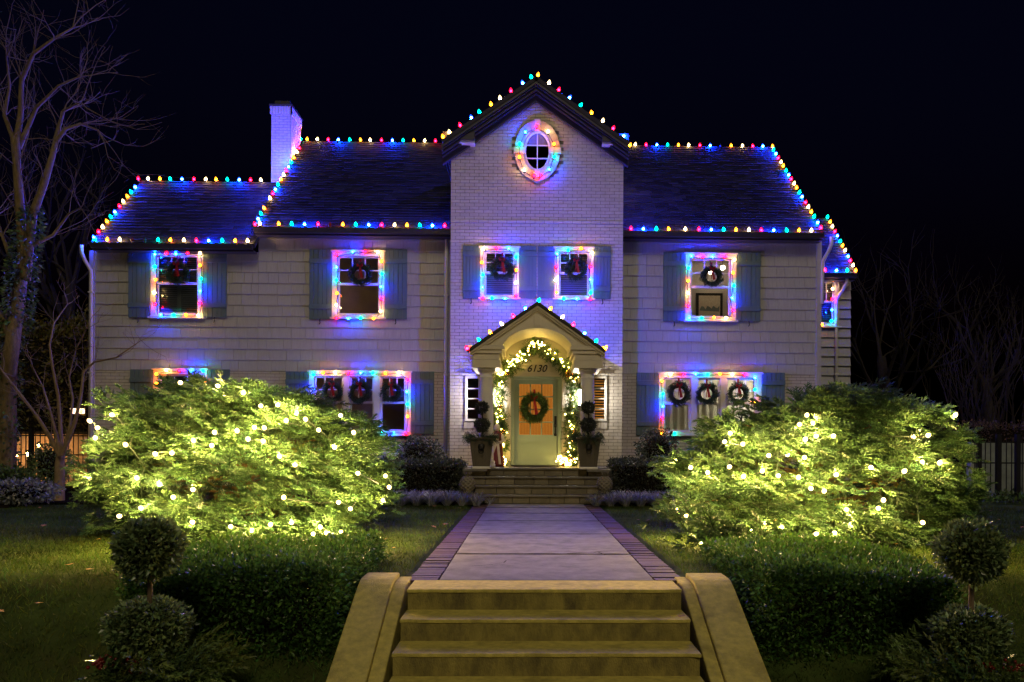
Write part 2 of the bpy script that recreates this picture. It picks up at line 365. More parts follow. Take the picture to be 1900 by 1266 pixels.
# porch steps of cut stone
ps = empty('porch_steps', (0, 16.5, 0), 'dark cut stone porch steps with thin bluestone treads', 'steps')
sme = MB().box(-0.5, 0.5, -0.5, 0.5, -0.5, 0.5).mesh('stone'); sme.materials.append(M['stone'])
PY = [15.92, 16.22, 16.52, 16.80]; PX0, PX1 = -1.30, 1.36
xl = [(-1.02, 1.10), (-1.22, 1.26), (-1.32, 1.40), (-1.02, 1.06)]
for i, y in enumerate(PY):
    a, b = xl[i]; zt = 0.17*(i+1)
    x = a
    while x < b-0.05:
        w = min(random.uniform(0.26, 0.44), b-x)
        if b-x-w < 0.15: w = b-x
        o = obj('stone', sme, None, ps, (x+w/2, y+0.16, zt-0.10)); o.scale = (w-0.012, 0.28+rng.uniform(-.012, .006), 0.127); x += w
    MB().box(a-0.03, b+0.03, y-0.02, y+0.34, zt-0.034, zt).build('tread', M['slab'], ps, bevel=0.008)
MB().box(-1.55, 1.62, 17.02, 18.6, 0.2, 0.676).build('landing', M['slab'], ps)
for (a, b) in ((-1.46, -1.03), (1.08, 1.51)):
    for k, (za, zb) in enumerate(((0.02, 0.22), (0.235, 0.43), (0.445, 0.60))):
        xm = a+(b-a)*(0.55 if k % 2 else 0.42)
        for (p, q) in ((a, xm), (xm, b)):
            o = obj('stone', sme, None, ps, ((p+q)/2, 16.88, (za+zb)/2)); o.scale = (q-p-0.014, 0.30, zb-za)
    MB().box(a-0.03, b+0.03, 16.60, 17.05, 0.612, 0.66).build('pier_cap', M['slab'], ps, bevel=0.008)
    MB().box(a+0.015, b-0.015, 16.76, 17.02, 0.0, 0.61).build('pier_core', M['mortar'], ps)
# ------------------------------------------------------------------ the house
YT, YM, YW = 18.6, 19.4, 20.7
house = empty('brick_house', (0, 19.4, 0), 'white painted brick and shingle house with gabled central tower, strung with coloured lights', 'house')
XT0, XT1 = WX(835.5, 560, YT), WX(1155.5, 560, YT)
XL, XR = WX(172, 600, YM), WX(1518, 600, YM)
XMAIN = WX(480, 430, YM)
EY, EZ = 19.03, WZ(660, 424, 19.03)                   # main eave edge
RY, RZ = 23.2, WZ(690, 262, 23.2)-0.03                # main ridge
WEZ = WZ(320, 452, EY); WRY = 21.45; WRZ = WZ(370, 337, WRY)
XRK0 = WX(470, 413, EY); XRK1 = WX(1529, 422, EY)      # main rakes
XWR = WX(168, 440, EY)                                  # wing rake
RWX = WX(1590, 502, 20.3); RWEZ = WZ(1555, 507, 20.3); RWRY = 22.3; RWRZ = WZ(1531, 405, RWRY)
TEZ = WZ(820, 258, 18.2)-0.02; TRZ = WZ(1000, 141, 18.2); TX0, TX1 = WX(819, 258, 18.2), WX(1169, 266, 18.2); TXM = (TX0+TX1)/2

def minus(iv, cuts):
    for (a, b) in cuts:
        nv = []
        for (p, q) in iv:
            if b <= p or a >= q: nv.append((p, q)); continue
            if a > p: nv.append((p, a))
            if b < q: nv.append((b, q))
        iv = nv
    return iv
def rows(x0, x1, z0, z1, h, holes, wf, lim=None):
    out = []; z = z0; r = 0
    while z < z1-0.02:
        zb = min(z+h, z1); a, b = x0, x1
        if lim: a, b = lim(z+h*0.5, a, b)
        if b-a < 0.05: z += h; r += 1; continue
        iv = minus([(a, b)], [(p, q) for (p, q, s, t) in holes if s < zb-0.3*h and t > z+0.3*h])
        for (p, q) in iv:
            out += [(u, v, z, zb) for (u, v) in wf(p, q, r, x0)]
        z += h; r += 1
    return out
def brickf(p, q, r, x0):
    w = 0.215; out = []; off = (0.5*w if r % 2 else 0.0); k = math.floor((p-x0-off)/w); x = x0+off+k*w
    while x < q-0.01:
        u, v = max(x, p), min(x+w, q)
        if v-u > 0.02: out.append((u, v))
        x += w
    return out
def shinglef(p, q, r, x0):
    out = []; x = p
    while x < q-0.02:
        w = random.choice((0.20, 0.24, 0.28, 0.33, 0.33, 0.40, 0.46))
        if q-(x+w) < 0.12: w = q-x
        out.append((x, x+w)); x += w
    return out
def sheet(mb, x0, x1, z0, z1, Y, holes):
    xs = sorted({x0, x1, *[min(max(v, x0), x1) for h in holes for v in h[:2]]}); zs = sorted({z0, z1, *[min(max(v, z0), z1) for h in holes for v in h[2:]]})
    for a, b in zip(xs[:-1], xs[1:]):
        for c, d in zip(zs[:-1], zs[1:]):
            mx, mz = (a+b)/2, (c+d)/2
            if any(p < mx < q and s < mz < t for (p, q, s, t) in holes): continue
            mb.quad((a, Y, c), (b, Y, c), (b, Y, d), (a, Y, d))

def rect(l, r, t, b, Y):
    cx, cyy = (l+r)/2, (t+b)/2; return (WX(l, cyy, Y), WX(r, cyy, Y), WZ(cx, b, Y), WZ(cx, t, Y))
WIN = {  # casing outlines in the photograph
 'wing_up': ((281, 378, 464, 591), YM), 'main_up': ((617, 714, 466, 592), YM), 'tower_l': ((891, 963, 459, 556), YT), 'tower_r': ((1029, 1101, 460, 557), YT),
 'right_up': ((1271, 1365, 471, 597), YM), 'low_left': ((574, 763, 689, 808), YM), 'low_right': ((1222, 1412, 692, 809), YM), 'wing_low': ((286, 385, 685, 806), YM),
 'side': ((1500, 1556, 514, 608), YW), 'slit_l': ((863, 892, 698, 782), YT), 'slit_r': ((1098, 1126, 698, 782), YT)}
WR = {k: rect(*v[0], v[1]) for k, v in WIN.items()}
def hole(k, g=0.05): a, b, c, d = WR[k]; return (a+g, b-g, c+g, d-g)
OC = W(997, 281.5, YT); ORX, ORZ = 42*YT/F, 55.5*YT/F       # oval window

ZB = WZ(660, 690, YM)                                 # top of the brick storey
# tower front
tw = MB(); th = [hole(k) for k in ('tower_l', 'tower_r', 'slit_l', 'slit_r')]
DX0, DX1, DZ1 = WX(948, 780, YT), WX(1042, 780, YT), WZ(995, 699, YT)
th += [(DX0-0.03, DX1+0.03, 0, DZ1+0.03), (OC.x-0.27, OC.x+0.27, OC.z-0.40, OC.z+0.40)]
TSH = WZ(836, 270, YT)                                # foot of the gable
TAP = WZ(1000, 168, YT)
sheet(tw, XT0, XT1, 0.0, TSH, YT, th)
gxl, gxr = WX(882, 258, YT), WX(1116, 262, YT)
tw.f.append(tuple(range(len(tw.v), len(tw.v)+5))); tw.v += [(gxl, YT, TSH), (gxr, YT, TSH), (gxr, YT, TSH+0.13), ((gxl+gxr)/2, YT, TAP), (gxl, YT, TSH+0.13)]
tw.quad((XT0, YT, 0), (XT0, YT+2.6, 0), (XT0, YT+2.6, TSH+0.1), (XT0, YT, TSH+0.1)); tw.quad((XT1, YT, 0), (XT1, YT+2.6, 0), (XT1, YT+2.6, TSH+0.1), (XT1, YT, TSH+0.1))
tower = tw.build('tower_wall', M['mortar'], house)
def glim(z, a, b):
    if z < TSH: return a, b
    if z < TSH+0.13: return gxl, gxr
    t = (TAP-z)/(TAP-TSH-0.13); c = (gxl+gxr)/2
    return (c-(c-gxl)*t, c+(gxr-c)*t) if t > 0 else (0, 0)
bh = [WR[k] for k in ('tower_l', 'tower_r', 'slit_l', 'slit_r')] + [(DX0-0.12, DX1+0.12, 0, DZ1+0.1)]
tb = rows(XT0, XT1, 0.0, TAP-0.02, 0.0762, bh, brickf, glim)
def ovalhit(u, v, z, zb):
    x = min(max(OC.x, u), v); zz = min(max(OC.z, z), zb); return ((x-OC.x)/ORX)**2+((zz-OC.z)/ORZ)**2 < 0.72
tb = [b for b in tb if not ovalhit(*b)]
bandz = WZ(995, 416, YT)
def hidden_by_porch(b): return -1.75 < (b[0]+b[1])/2-TXM < 1.75 and b[2] < WZ(995, 660, 17) or b[2] < 0.5
cand = sorted([b for b in tb if not hidden_by_porch(b) and b[1]-b[0] > 0.15], key=lambda b: abs(b[2]-1.5))[:300]
cs = set(cand)
bme = MB().box(-0.5, 0.5, -0.5, 0.5, -0.5, 0.5).mesh('brick'); bme.materials.append(M['brick'])
def brick_y(b): return 0.016+rng.uniform(-0.003, 0.005)+(0.02 if abs(b[2]-bandz) < 0.05 else 0)
for b in cand:
    d = brick_y(b); o = obj('brick', bme, None, tower, ((b[0]+b[1])/2, YT-d/2+0.005, (b[2]+b[3])/2)); o.scale = (b[1]-b[0]-0.010, d+0.01, b[3]-b[2]-0.010)
rest = [b for b in tb if b not in cs]
def brick_mass(lst, Y, parent):
    B = []; T = []
    for b in lst:
        d = brick_y(b); B.append((b[0]+0.005, b[1]-0.005, Y-d, Y+0.005, b[2]+0.005, b[3]-0.005)); t = 1+rng.uniform(-0.05, 0.05); T.append((t, t, t))
    o = obj('brickwork', boxes_mesh('brickwork', B, T), M['brickt'], parent); o['kind'] = 'stuff'
brick_mass(rest, YT, tower)
# main walls: painted brick below, cedar shingles above
ZE = EZ-0.10; ZWE = WEZ-0.10
for side, (xa, xb, keys) in enumerate(((XL, XT0, ('wing_up', 'main_up', 'low_left', 'wing_low')), (XT1, XR, ('right_up', 'low_right')))):
    lw = MB(); hl = [hole(k) for k in keys]
    sheet(lw, xa, xb, 0, ZB, YM, hl); wl = lw.build('brick_wall', M['mortar'], house)
    brick_mass(rows(xa, xb, 0.0, ZB-0.01, 0.0762, [WR[k] for k in keys], brickf), YM, wl)
    uw = MB(); sheet(uw, xa, xb, ZB, ZE, YM+0.02, hl) if side else (sheet(uw, XMAIN, xb, ZB, ZE, YM+0.02, hl), sheet(uw, xa, XMAIN, ZB, ZWE, YM+0.02, hl))
    us = uw.build('shingle_wall', M['backing'], house)
    L = rows(xa if side else XMAIN, xb, ZB, ZE, 0.262, [WR[k] for k in keys], shinglef)
    if not side: L += rows(xa, XMAIN, ZB, ZWE, 0.262, [WR[k] for k in keys], shinglef)
    if side == 0: left_sh = (L, us)
    else: right_sh = (L, us)
wedge = MB(); wedge.v = [(-.5, 0, -.5), (.5, 0, -.5), (.5, 1, -.5), (-.5, 1, -.5), (-.5, .72, .5), (.5, .72, .5), (.5, 1, .5), (-.5, 1, .5)]
wedge.f = [(3, 2, 1, 0), (4, 5, 6, 7), (0, 1, 5, 4), (1, 2, 6, 5), (2, 3, 7, 6), (3, 0, 4, 7)]
wme = wedge.mesh('shingle'); wme.materials.append(M['shingle'])
allsh = [(b, us) for (L, us) in (left_sh, right_sh) for b in L]
allsh.sort(key=lambda t: -(t[0][1]-t[0][0])*(t[0][3]-t[0][2]))
mass = {}
for i, (b, us) in enumerate(allsh):
    if i < 300:
        o = obj('shingle', wme, None, us, ((b[0]+b[1])/2, YM-0.022+rng.uniform(-0.003, 0.003), (b[2]+b[3])/2+rng.uniform(-0.005, 0.003))); o.scale = (b[1]-b[0]-0.006, 0.034, b[3]-b[2]+0.008)
    else: mass.setdefault(us, []).append(b)
for us, L in mass.items():
    V = []; Fq = []; T = []
    base = np.array(wedge.v)
    for k, b in enumerate(L):
        V.append(base*np.array([b[1]-b[0]-0.006, 0.034, b[3]-b[2]+0.008]) + np.array([(b[0]+b[1])/2, YM-0.022+rng.uniform(-.003, .003), (b[2]+b[3])/2])); Fq.append(np.array(wedge.f)+8*k)
        t = 1+rng.uniform(-0.03, 0.03); T += [(t, t, t)]*8
    o = obj('shingle_mass', npmesh('shingle_mass', np.concatenate(V), np.concatenate(Fq), np.array(T)), M['shinglet'], us); o['kind'] = 'stuff'
# side and back walls, hidden from the street
bk = MB(); bk.quad((XL, YM, 0), (XL, 23.6, 0), (XL, 23.6, ZWE), (XL, YM, ZWE)); bk.quad((XR, YM, 0), (XR, 27, 0), (XR, 27, ZE), (XR, YM, ZE)); bk.quad((XMAIN, YM, 0), (XMAIN, 27, 0), (XMAIN, 27, ZE), (XMAIN, YM, ZE))
bk.quad((XMAIN, 27, 0), (XR, 27, 0), (XR, 27, ZE), (XMAIN, 27, ZE))
bk.quad((XL, 23.6, 0), (XMAIN, 23.6, 0), (XMAIN, 23.6, ZWE), (XL, 23.6, ZWE))
bk.v += [(XL+0.02, 19.4, ZWE), (XL+0.02, 23.5, ZWE), (XL+0.02, WRY, WRZ-0.1), (XR-0.02, 19.4, ZE), (XR-0.02, 27, ZE), (XR-0.02, RY, RZ-0.1), (XMAIN+0.02, 19.4, ZE), (XMAIN+0.02, 27, ZE), (XMAIN+0.02, RY, RZ-0.1)]
n = len(bk.v)-9; bk.f += [(n, n+1, n+2), (n+3, n+4, n+5), (n+6, n+7, n+8)]
bk.build('rear_walls', M['shinglet' if False else 'shingle'], house)
# right wing set back, with wide clapboards
XWE = WX(1577, 620, YW); ZWR = RWEZ-0.08
rw = MB(); sheet(rw, XR-0.5, XWE, 0, ZWR, YW, [hole('side')]); rw.quad((XWE, YW, 0), (XWE, YW+3.4, 0), (XWE, YW+3.4, ZWR), (XWE, YW, ZWR)); rwo = rw.build('wing_wall', M['backing'], house)
for b in rows(XR-0.4, XWE, 0.3, ZWR, 0.245, [WR['side']], lambda p, q, r, x0: [(p, q)] if q-p < 0.45 else [(p, p+(q-p)*(0.35+0.3*(r % 2))), (p+(q-p)*(0.35+0.3*(r % 2)), q)]):
    o = obj('clapboard', wme, None, rwo, ((b[0]+b[1])/2+0.01, YW-0.05, (b[2]+b[3])/2)); o.scale = (b[1]-b[0]-0.006, 0.07, b[3]-b[2]+0.012)

# roofs: slab plus courses of slates
def slope_roof(name, A, B, Cc, D, th=0.10, expo=0.145, ww=0.30, skip=None):
    """A,B: eave ends, Cc,D: ridge ends above B and A; slates in one joined part"""
    A, B, Cc, D = map(Vector, (A, B, Cc, D)); up = (D-A).normalized(); al = (B-A).normalized(); nrm = al.cross(up).normalized()
    if nrm.z < 0: nrm = -nrm
    r = MB().prism([A, B, Cc, D], -nrm*th).build(name, M['roofbase'], house)
    Ls = (D-A).length; La = (B-A).length; V = []; Fq = []; T = []; k = 0; row = 0; s = 0.0
    q = np.array([(3, 2, 1, 0), (4, 5, 6, 7), (0, 1, 5, 4), (1, 2, 6, 5), (2, 3, 7, 6), (3, 0, 4, 7)])
    while s < Ls-0.02:
        s1 = min(s+expo*1.25, Ls); x = -random.random()*ww
        while x < La:
            w = ww*random.uniform(0.55, 1.15); a, b = max(0, x), min(La, x+w-0.006); x += w
            if b-a < 0.03: continue
            if skip and skip(A+al*((a+b)/2)+up*((s+s1)/2)): continue
            t = 0.007+random.uniform(0, 0.006); lo = random.uniform(-0.012, 0.008)
            P = [A+al*a+up*(s+lo)+nrm*0.002, A+al*b+up*(s+lo)+nrm*0.002, A+al*b+up*s1-nrm*0.0, A+al*a+up*s1-nrm*0.0]
            P += [A+al*a+up*(s+lo)+nrm*(t+0.006), A+al*b+up*(s+lo)+nrm*(t+0.006), A+al*b+up*s1+nrm*0.004, A+al*a+up*s1+nrm*0.004]
            V += [tuple(p) for p in P]; Fq.append(q+8*k); k += 1
            c = random.choice((0.5, 0.7, 0.85, 1.0, 1.0, 1.2, 1.5))*random.uniform(0.85, 1.15); c2 = random.uniform(-0.12, 0.12); T += [(c, c*(1+c2*0.3), c*(1+c2))]*8
        s += expo; row += 1
    o = obj('slates', npmesh('slates', np.array(V), np.concatenate(Fq), np.array(T)), M['roof'], r); o['kind'] = 'stuff'
    return r
def main_z(y): return EZ+(RZ-EZ)*(y-EY)/(RY-EY)
slope_roof('main_roof', (XRK0, EY, EZ), (XRK1, EY, EZ), (XRK1, RY, RZ), (XRK0, RY, RZ), skip=lambda p: XT0+0.05 < p.x < XT1-0.05 and p.y < 21.6)
MB().prism([(XRK0, RY, RZ), (XRK1, RY, RZ), (XRK1, 27.4, EZ), (XRK0, 27.4, EZ)], (0, 0, -0.12)).build('main_roof_rear', M['roofbase'], house)
slope_roof('wing_roof', (XWR, EY, WEZ), (XMAIN+0.02, EY, WEZ), (XMAIN+0.02, WRY, WRZ), (XWR, WRY, WRZ))
MB().prism([(XWR, WRY, WRZ), (XMAIN, WRY, WRZ), (XMAIN, 23.9, WEZ), (XWR, 23.9, WEZ)], (0, 0, -0.12)).build('wing_roof_rear', M['roofbase'], house)
slope_roof('side_wing_roof', (XR-0.2, 20.3, RWEZ), (RWX, 20.3, RWEZ), (RWX, RWRY, RWRZ), (XR-0.2, RWRY, RWRZ))
MB().prism([(XR-0.2, RWRY, RWRZ), (RWX, RWRY, RWRZ), (RWX, 24.2, RWEZ), (XR-0.2, 24.2, RWEZ)], (0, 0, -0.12)).build('side_wing_roof_rear', M['roofbase'], house)
def tslope(x0, z0):
    A = (x0, 18.2, z0); B = (x0, 22.6, z0); Cc = (TXM, 22.6, TRZ); D = (TXM, 18.2, TRZ); return A, B, Cc, D
slope_roof('tower_roof', *tslope(TX0, TEZ)); slope_roof('tower_roof', *tslope(TX1, TEZ))
# raking cornice of the tower gable: stepped dark mouldings, soffit, and level returns
for s, xe in ((-1, TX0), (1, TX1)):
    e = Vector((xe, 0, TEZ)); ap = Vector((TXM, 0, TRZ)); d = (ap-e).normalized(); nn = Vector((0, 0, -1))
    def strip(t0, t1, y0, y1, name='rake_moulding', m='darktrim'):
        MB().prism([(e.x, y0, e.z-t0), (ap.x, y0, ap.z-t0), (ap.x, y0, ap.z-t1), (e.x, y0, e.z-t1)], (0, y1-y0, 0)).build(name, M[m], house)
    strip(0.10, 0.17, 18.20, 18.62); strip(0.171, 0.20, 18.235, 18.62); strip(0.201, 0.27, 18.30, 18.62); strip(0.271, 0.31, 18.38, 18.62); strip(0.311, 0.44, 18.50, 18.62, 'rake_frieze')
    xi = gxl if s < 0 else gxr; x0, x1 = sorted((xe+(0.02 if s < 0 else -0.02), xi)); zr = TSH
    MB().box(x0, x1, 18.28, 18.58, zr+0.02, zr+0.20).build('cornice_return', M['darktrim'], house)
    MB().box(x0+0.0, x1, 18.33, 18.585, zr-0.035, zr+0.019).build('return_moulding', M['white'], house, bevel=0.006)
    xs0, xs1 = sorted((xe, (XT0 if s < 0 else XT1)+s*-0.01)); 
    MB().box(xs0+0.01, xs1-0.01, 18.60, 21.2, TSH-0.02, TSH+0.03).build('soffit', M['darktrim'], house)
    xf = xe; MB().box(min(xf, xf+s*-0.03), max(xf, xf+s*-0.03), 18.205, 21.25, TEZ-0.22, TEZ-0.10).build('fascia', M['darktrim'], house)
# gutters and fascia along the eaves
def gutter(x0, x1, y, z):
    m = MB().prism([(x0, y-0.02, z-0.02), (x0, y-0.02, z-0.035), (x0, y-0.005, z-0.06), (x0, y+0.02, z-0.12), (x0, y+0.11, z-0.12), (x0, y+0.11, z-0.02)], (x1-x0, 0, 0)); m.build('gutter', M['darktrim'], house)
    MB().box(x0, x1, y+0.12, y+0.37, z-0.16, z-0.121).build('soffit', M['darktrim'], house)
    MB().box(x0, x1, y-0.028, y-0.021, z-0.034, z-0.018).build('gutter_lip', M['darktrim'], house)
gutter(XRK0+0.02, XT0-0.03, EY-0.06, EZ); gutter(XT1+0.03, XRK1-0.02, EY-0.06, EZ); gutter(XWR+0.02, XMAIN-0.02, EY-0.06, WEZ); gutter(XR+0.02, RWX-0.02, 20.24, RWEZ)
def downspout(x, z0, z1, Y, elbow=None, side=0, r=0.042):
    pts = []
    if elbow: pts = [(x+elbow, Y-0.33, z1+0.05), (x+elbow, Y-0.33, z1-0.12), (x+elbow*0.6, Y-0.26, z1-0.28), (x, Y-0.10, z1-0.48)]
    else: pts = [(x, Y-0.08, z1)]
    pts += [(x, Y-0.07, z1-0.62), (x, Y-0.07, z0)]
    d = MB().tube(pts, r, 10).build('downspout', M['white'], house, smooth=True)
    for z in np.arange(z0+0.8, z1-0.7, 1.9): MB().box(x-0.055, x+0.055, Y-0.118, Y-0.02, z, z+0.03).build('strap', M['white'], d)
downspout(WX(828, 640, YM), 0.1, ZE+0.02, YM); downspout(WX(172, 600, YM), 0.1, ZWE, YM, -0.09); downspout(WX(1524, 500, YM), 4.6, ZE-0.02, YM, 0.12); downspout(WX(1550, 640, YW), 0.3, ZWR-0.02, YW, 0.16)
for x, zt in ((XL, ZWE), (XR, ZE)): MB().box(x-0.06, x+0.06, YM-0.06, YM+0.08, 0, zt-0.01).build('corner_board', M['shingle'], house)

# chimney
cx0, cx1 = WX(503.5, 240, 22.2), WX(539.5, 240, 22.2); cz0, cz1 = WZ(540, 345, 22.2), WZ(520, 198, 22.2); cyd = 23.15
ch = MB().box(cx0, cx1, 22.2, cyd, 4.0, cz1).build('chimney', M['mortar'], house)
CB = []; CT = []
z = 6.5; r = 0
while z < cz1-0.02:
    for (u, v) in brickf(cx0, cx1, r, cx0): CB.append((u+.005, v-.005, 22.2-0.012-rng.uniform(0, .004), 22.205, z+.005, z+.071)); 
    for (u, v) in brickf(22.2, cyd, r, 22.2): CB.append((cx1-.005, cx1+0.012+rng.uniform(0, .004), u+.005, v-.005, z+.005, z+.071))
    z += 0.0762; r += 1
CT = [(t, t, t) for t in 1+rng.uniform(-.05, .05, len(CB))]
o = obj('brickwork', boxes_mesh('brickwork', CB, CT), M['brickt'], ch); o['kind'] = 'stuff'
x = cx0-0.03
while x < cx1+0.03: MB().box(x, min(x+0.068, cx1+.035), 22.165, 22.2, cz1-0.21, cz1).build('soldier_brick', M['brick'], ch); x += 0.0762
MB().box(cx1, cx1+0.035, 22.165, cyd, cz1-0.21, cz1).build('cap_course', M['brick'], ch)
MB().prism([(cx0-0.05, 22.15, cz1+0.002), (cx1+0.05, 22.15, cz1+0.002), (cx1+0.05, cyd+.05, cz1+0.002), (cx0-0.05, cyd+.05, cz1+0.002)], (0, 0, 0.05)).build('chimney_cap', M['darktrim'], ch)
MB().box(cx0+0.06, cx1-0.06, 22.3, cyd-0.1, cz1+0.053, cz1+0.2).build('flue_hood', M['darktrim'], ch)

# windows
def slats(x0, x1, z0, z1, y, gap=0.05):
    B = []; z = z0
    while z < z1: B.append((x0, x1, y, y+0.03, z, z+gap*0.62)); z += gap
    return boxes_mesh('blind', B)
def window(key, inner='dark', mull=(), cas=0.125, upper=(3, 2), split=0.48, blind=False, sill=True):
    (l, r, t, b), Y = WIN[key]; x0, x1, z0, z1 = WR[key]; e = 0.003
    m = MB(); m.box(x0, x1, Y-0.055, Y+0.02, z1-cas, z1); m.box(x0, x1, Y-0.055, Y+0.02, z0, z0+cas*0.8)
    m.box(x0, x0+cas, Y-0.055, Y+0.02, z0+cas*0.8, z1-cas); m.box(x1-cas, x1, Y-0.055, Y+0.02, z0+cas*0.8, z1-cas)
    w = m.build('window', M['white'], house, bevel=0.006)
    MB().box(x0-0.03, x1+0.03, Y-0.085, Y-0.0555, z1-0.03, z1+0.012).build('head_trim', M['white'], w, bevel=0.004)
    if sill: MB().box(x0-0.04, x1+0.04, Y-0.11, Y-0.0555, z0-0.012, z0+0.03).build('sill', M['white'], w, bevel=0.005)
    edges = [x0+cas] + [WX(p, (t+b)/2, Y) for p in mull] + [x1-cas]
    for p in edges[1:-1]: MB().box(p-0.075, p+0.075, Y-0.05, Y+0.06, z0+cas*0.8+e, z1-cas-e).build('mullion', M['white'], w, bevel=0.005)
    for i in range(len(edges)-1):
        a = edges[i]+(0.075 if i > 0 else 0); c = edges[i+1]-(0.075 if i < len(edges)-2 else 0); za, zb = z0+cas*0.8, z1-cas; zm = za+(zb-za)*(1-split)
        s = 0.042
        for (p, q, yy, nm) in ((zm-0.01, zb, Y+0.0, 'upper_sash'), (za, zm+0.02, Y+0.035, 'lower_sash')):
            f = MB(); f.box(a+e, a+s, yy, yy+0.035, p, q-e); f.box(c-s, c-e, yy, yy+0.035, p, q-e); f.box(a+s, c-s, yy, yy+0.035, q-s, q-e); f.box(a+s, c-s, yy, yy+0.035, p, p+s)
            f.build(nm, M['white'], w)
            MB().box(a+s, c-s, yy+0.015, yy+0.021, p+s, q-s).build('pane', M['glass'], w)
        p, q, yy = zm-0.01+s, zb-s, Y+0.004
        for k in range(1, upper[0]): xx = a+s+(c-a-2*s)*k/upper[0]; MB().box(xx-0.010, xx+0.010, yy, yy+0.011, p, q).build('muntin', M['white'], w)
        for k in range(1, upper[1]): zz = p+(q-p)*k/upper[1]; MB().box(a+s, c-s, yy-0.002, yy+0.009, zz-0.010, zz+0.010).build('muntin', M['white'], w)
        if blind: obj('blind', slats(a, c, za+0.02, zb, Y+0.11), M['blind'], w)
        if blind == 2: MB().box((a+c)/2-0.05, (a+c)/2+0.05, Y+0.10, Y+0.145, za, zm).build('blind_stile', M['blind'], w)
    dp = {'dark': 0.9, 'warm': 2.4, 'blind': 0.4, 'dim': 1.6}[inner]; X0, X1, Z0, Z1 = x0+0.03, x1-0.03, z0+0.03, z1-0.03; ya, yb = Y+0.16, Y+dp
    if inner in ('warm', 'dim'): X0, X1, Z0, Z1 = X0-0.5, X1+0.5, Z0-0.3, Z1+0.35
    rm = MB(); rm.quad((X0, yb, Z0), (X1, yb, Z0), (X1, yb, Z1), (X0, yb, Z1)); rm.quad((X0, ya, Z0), (X0, yb, Z0), (X0, yb, Z1), (X0, ya, Z1)); rm.quad((X1, ya, Z0), (X1, yb, Z0), (X1, yb, Z1), (X1, ya, Z1))
    rm.quad((X0, ya, Z0), (X1, ya, Z0), (X1, yb, Z0), (X0, yb, Z0)); rm.quad((X0, ya, Z1), (X1, ya, Z1), (X1, yb, Z1), (X0, yb, Z1))
    if inner in ('warm', 'dim'):
        for (p, q, s_, t_) in ((X0, x0+0.03, Z0, Z1), (x1-0.03, X1, Z0, Z1), (x0+.03, x1-.03, Z0, z0+.03), (x0+.03, x1-.03, z1-.03, Z1)): rm.quad((p, ya, s_), (q, ya, s_), (q, ya, t_), (p, ya, t_))
    rm.build('room', M[{'warm': 'roomwarm', 'dim': 'roomdim'}.get(inner, 'roomdark')], w)
    return w
wA = window('wing_up', 'blind', blind=2); wB = window('main_up', 'dim'); wC = window('tower_l', 'blind', cas=0.10, blind=1); wD = window('tower_r', 'blind', cas=0.10, blind=1)
wE = window('right_up', 'warm'); wF = window('low_left', 'dim', mull=(643, 700)); wG = window('low_right', 'warm', mull=(1287, 1341.5)); wH = window('wing_low', 'dark'); wI = window('side', 'blind', blind=1)
def slit(key, lit):
    (l, r, t, b), Y = WIN[key]; x0, x1, z0, z1 = WR[key]; c = 0.055
    m = MB(); m.box(x0, x1, Y-0.04, Y+0.02, z1-c, z1); m.box(x0, x1, Y-0.04, Y+0.02, z0, z0+c); m.box(x0, x0+c, Y-0.04, Y+0.02, z0+c, z1-c); m.box(x1-c, x1, Y-0.04, Y+0.02, z0+c, z1-c)
    w = m.build('window', M['white'], house, bevel=0.005); MB().box(x0-0.06, x1+0.06, Y-0.06, Y-0.041, z1+0.01, z1+0.05).build('head_trim', M['white'], w)
    for k in range(4):
        a = z0+c+(z1-z0-2*c)*k/4; bq = z0+c+(z1-z0-2*c)*(k+1)/4
        MB().box(x0+c, x1-c, Y+0.0, Y+0.006, a, bq).build('pane', M['glass'], w)
        if k: MB().box(x0+c, x1-c, Y-0.02, Y-0.001, a-0.014, a+0.014).build('muntin', M['white'], w)
    rm = MB(); rm.box(x0+0.02, x1-0.02, Y+0.03, Y+0.5, z0+0.02, z1-0.02); rm.f.pop(2); rm.build('room', M['roomdark'], w)
    if lit:
        obj('blind', slats(x0+0.02, x1-0.02, z0+0.03, z1-0.12, Y+0.10, 0.062), M['roomdark'], w)
        MB().box(x0+0.04, x1-0.04, Y+0.3, Y+0.32, z0+0.06, z1-0.08).build('lit_curtain', M['amber'], w)
    x = x0-0.02
    while x < x1: MB().box(x, x+0.066, Y-0.035, Y+0.0, z0-0.165, z0-0.03).build('sill_brick', M['brick'], w); x += 0.0762
M['amber'] = emit('lit_amber_curtain', (1.0, 0.36, 0.05), 0.55)
slit('slit_l', False); slit('slit_r', True)
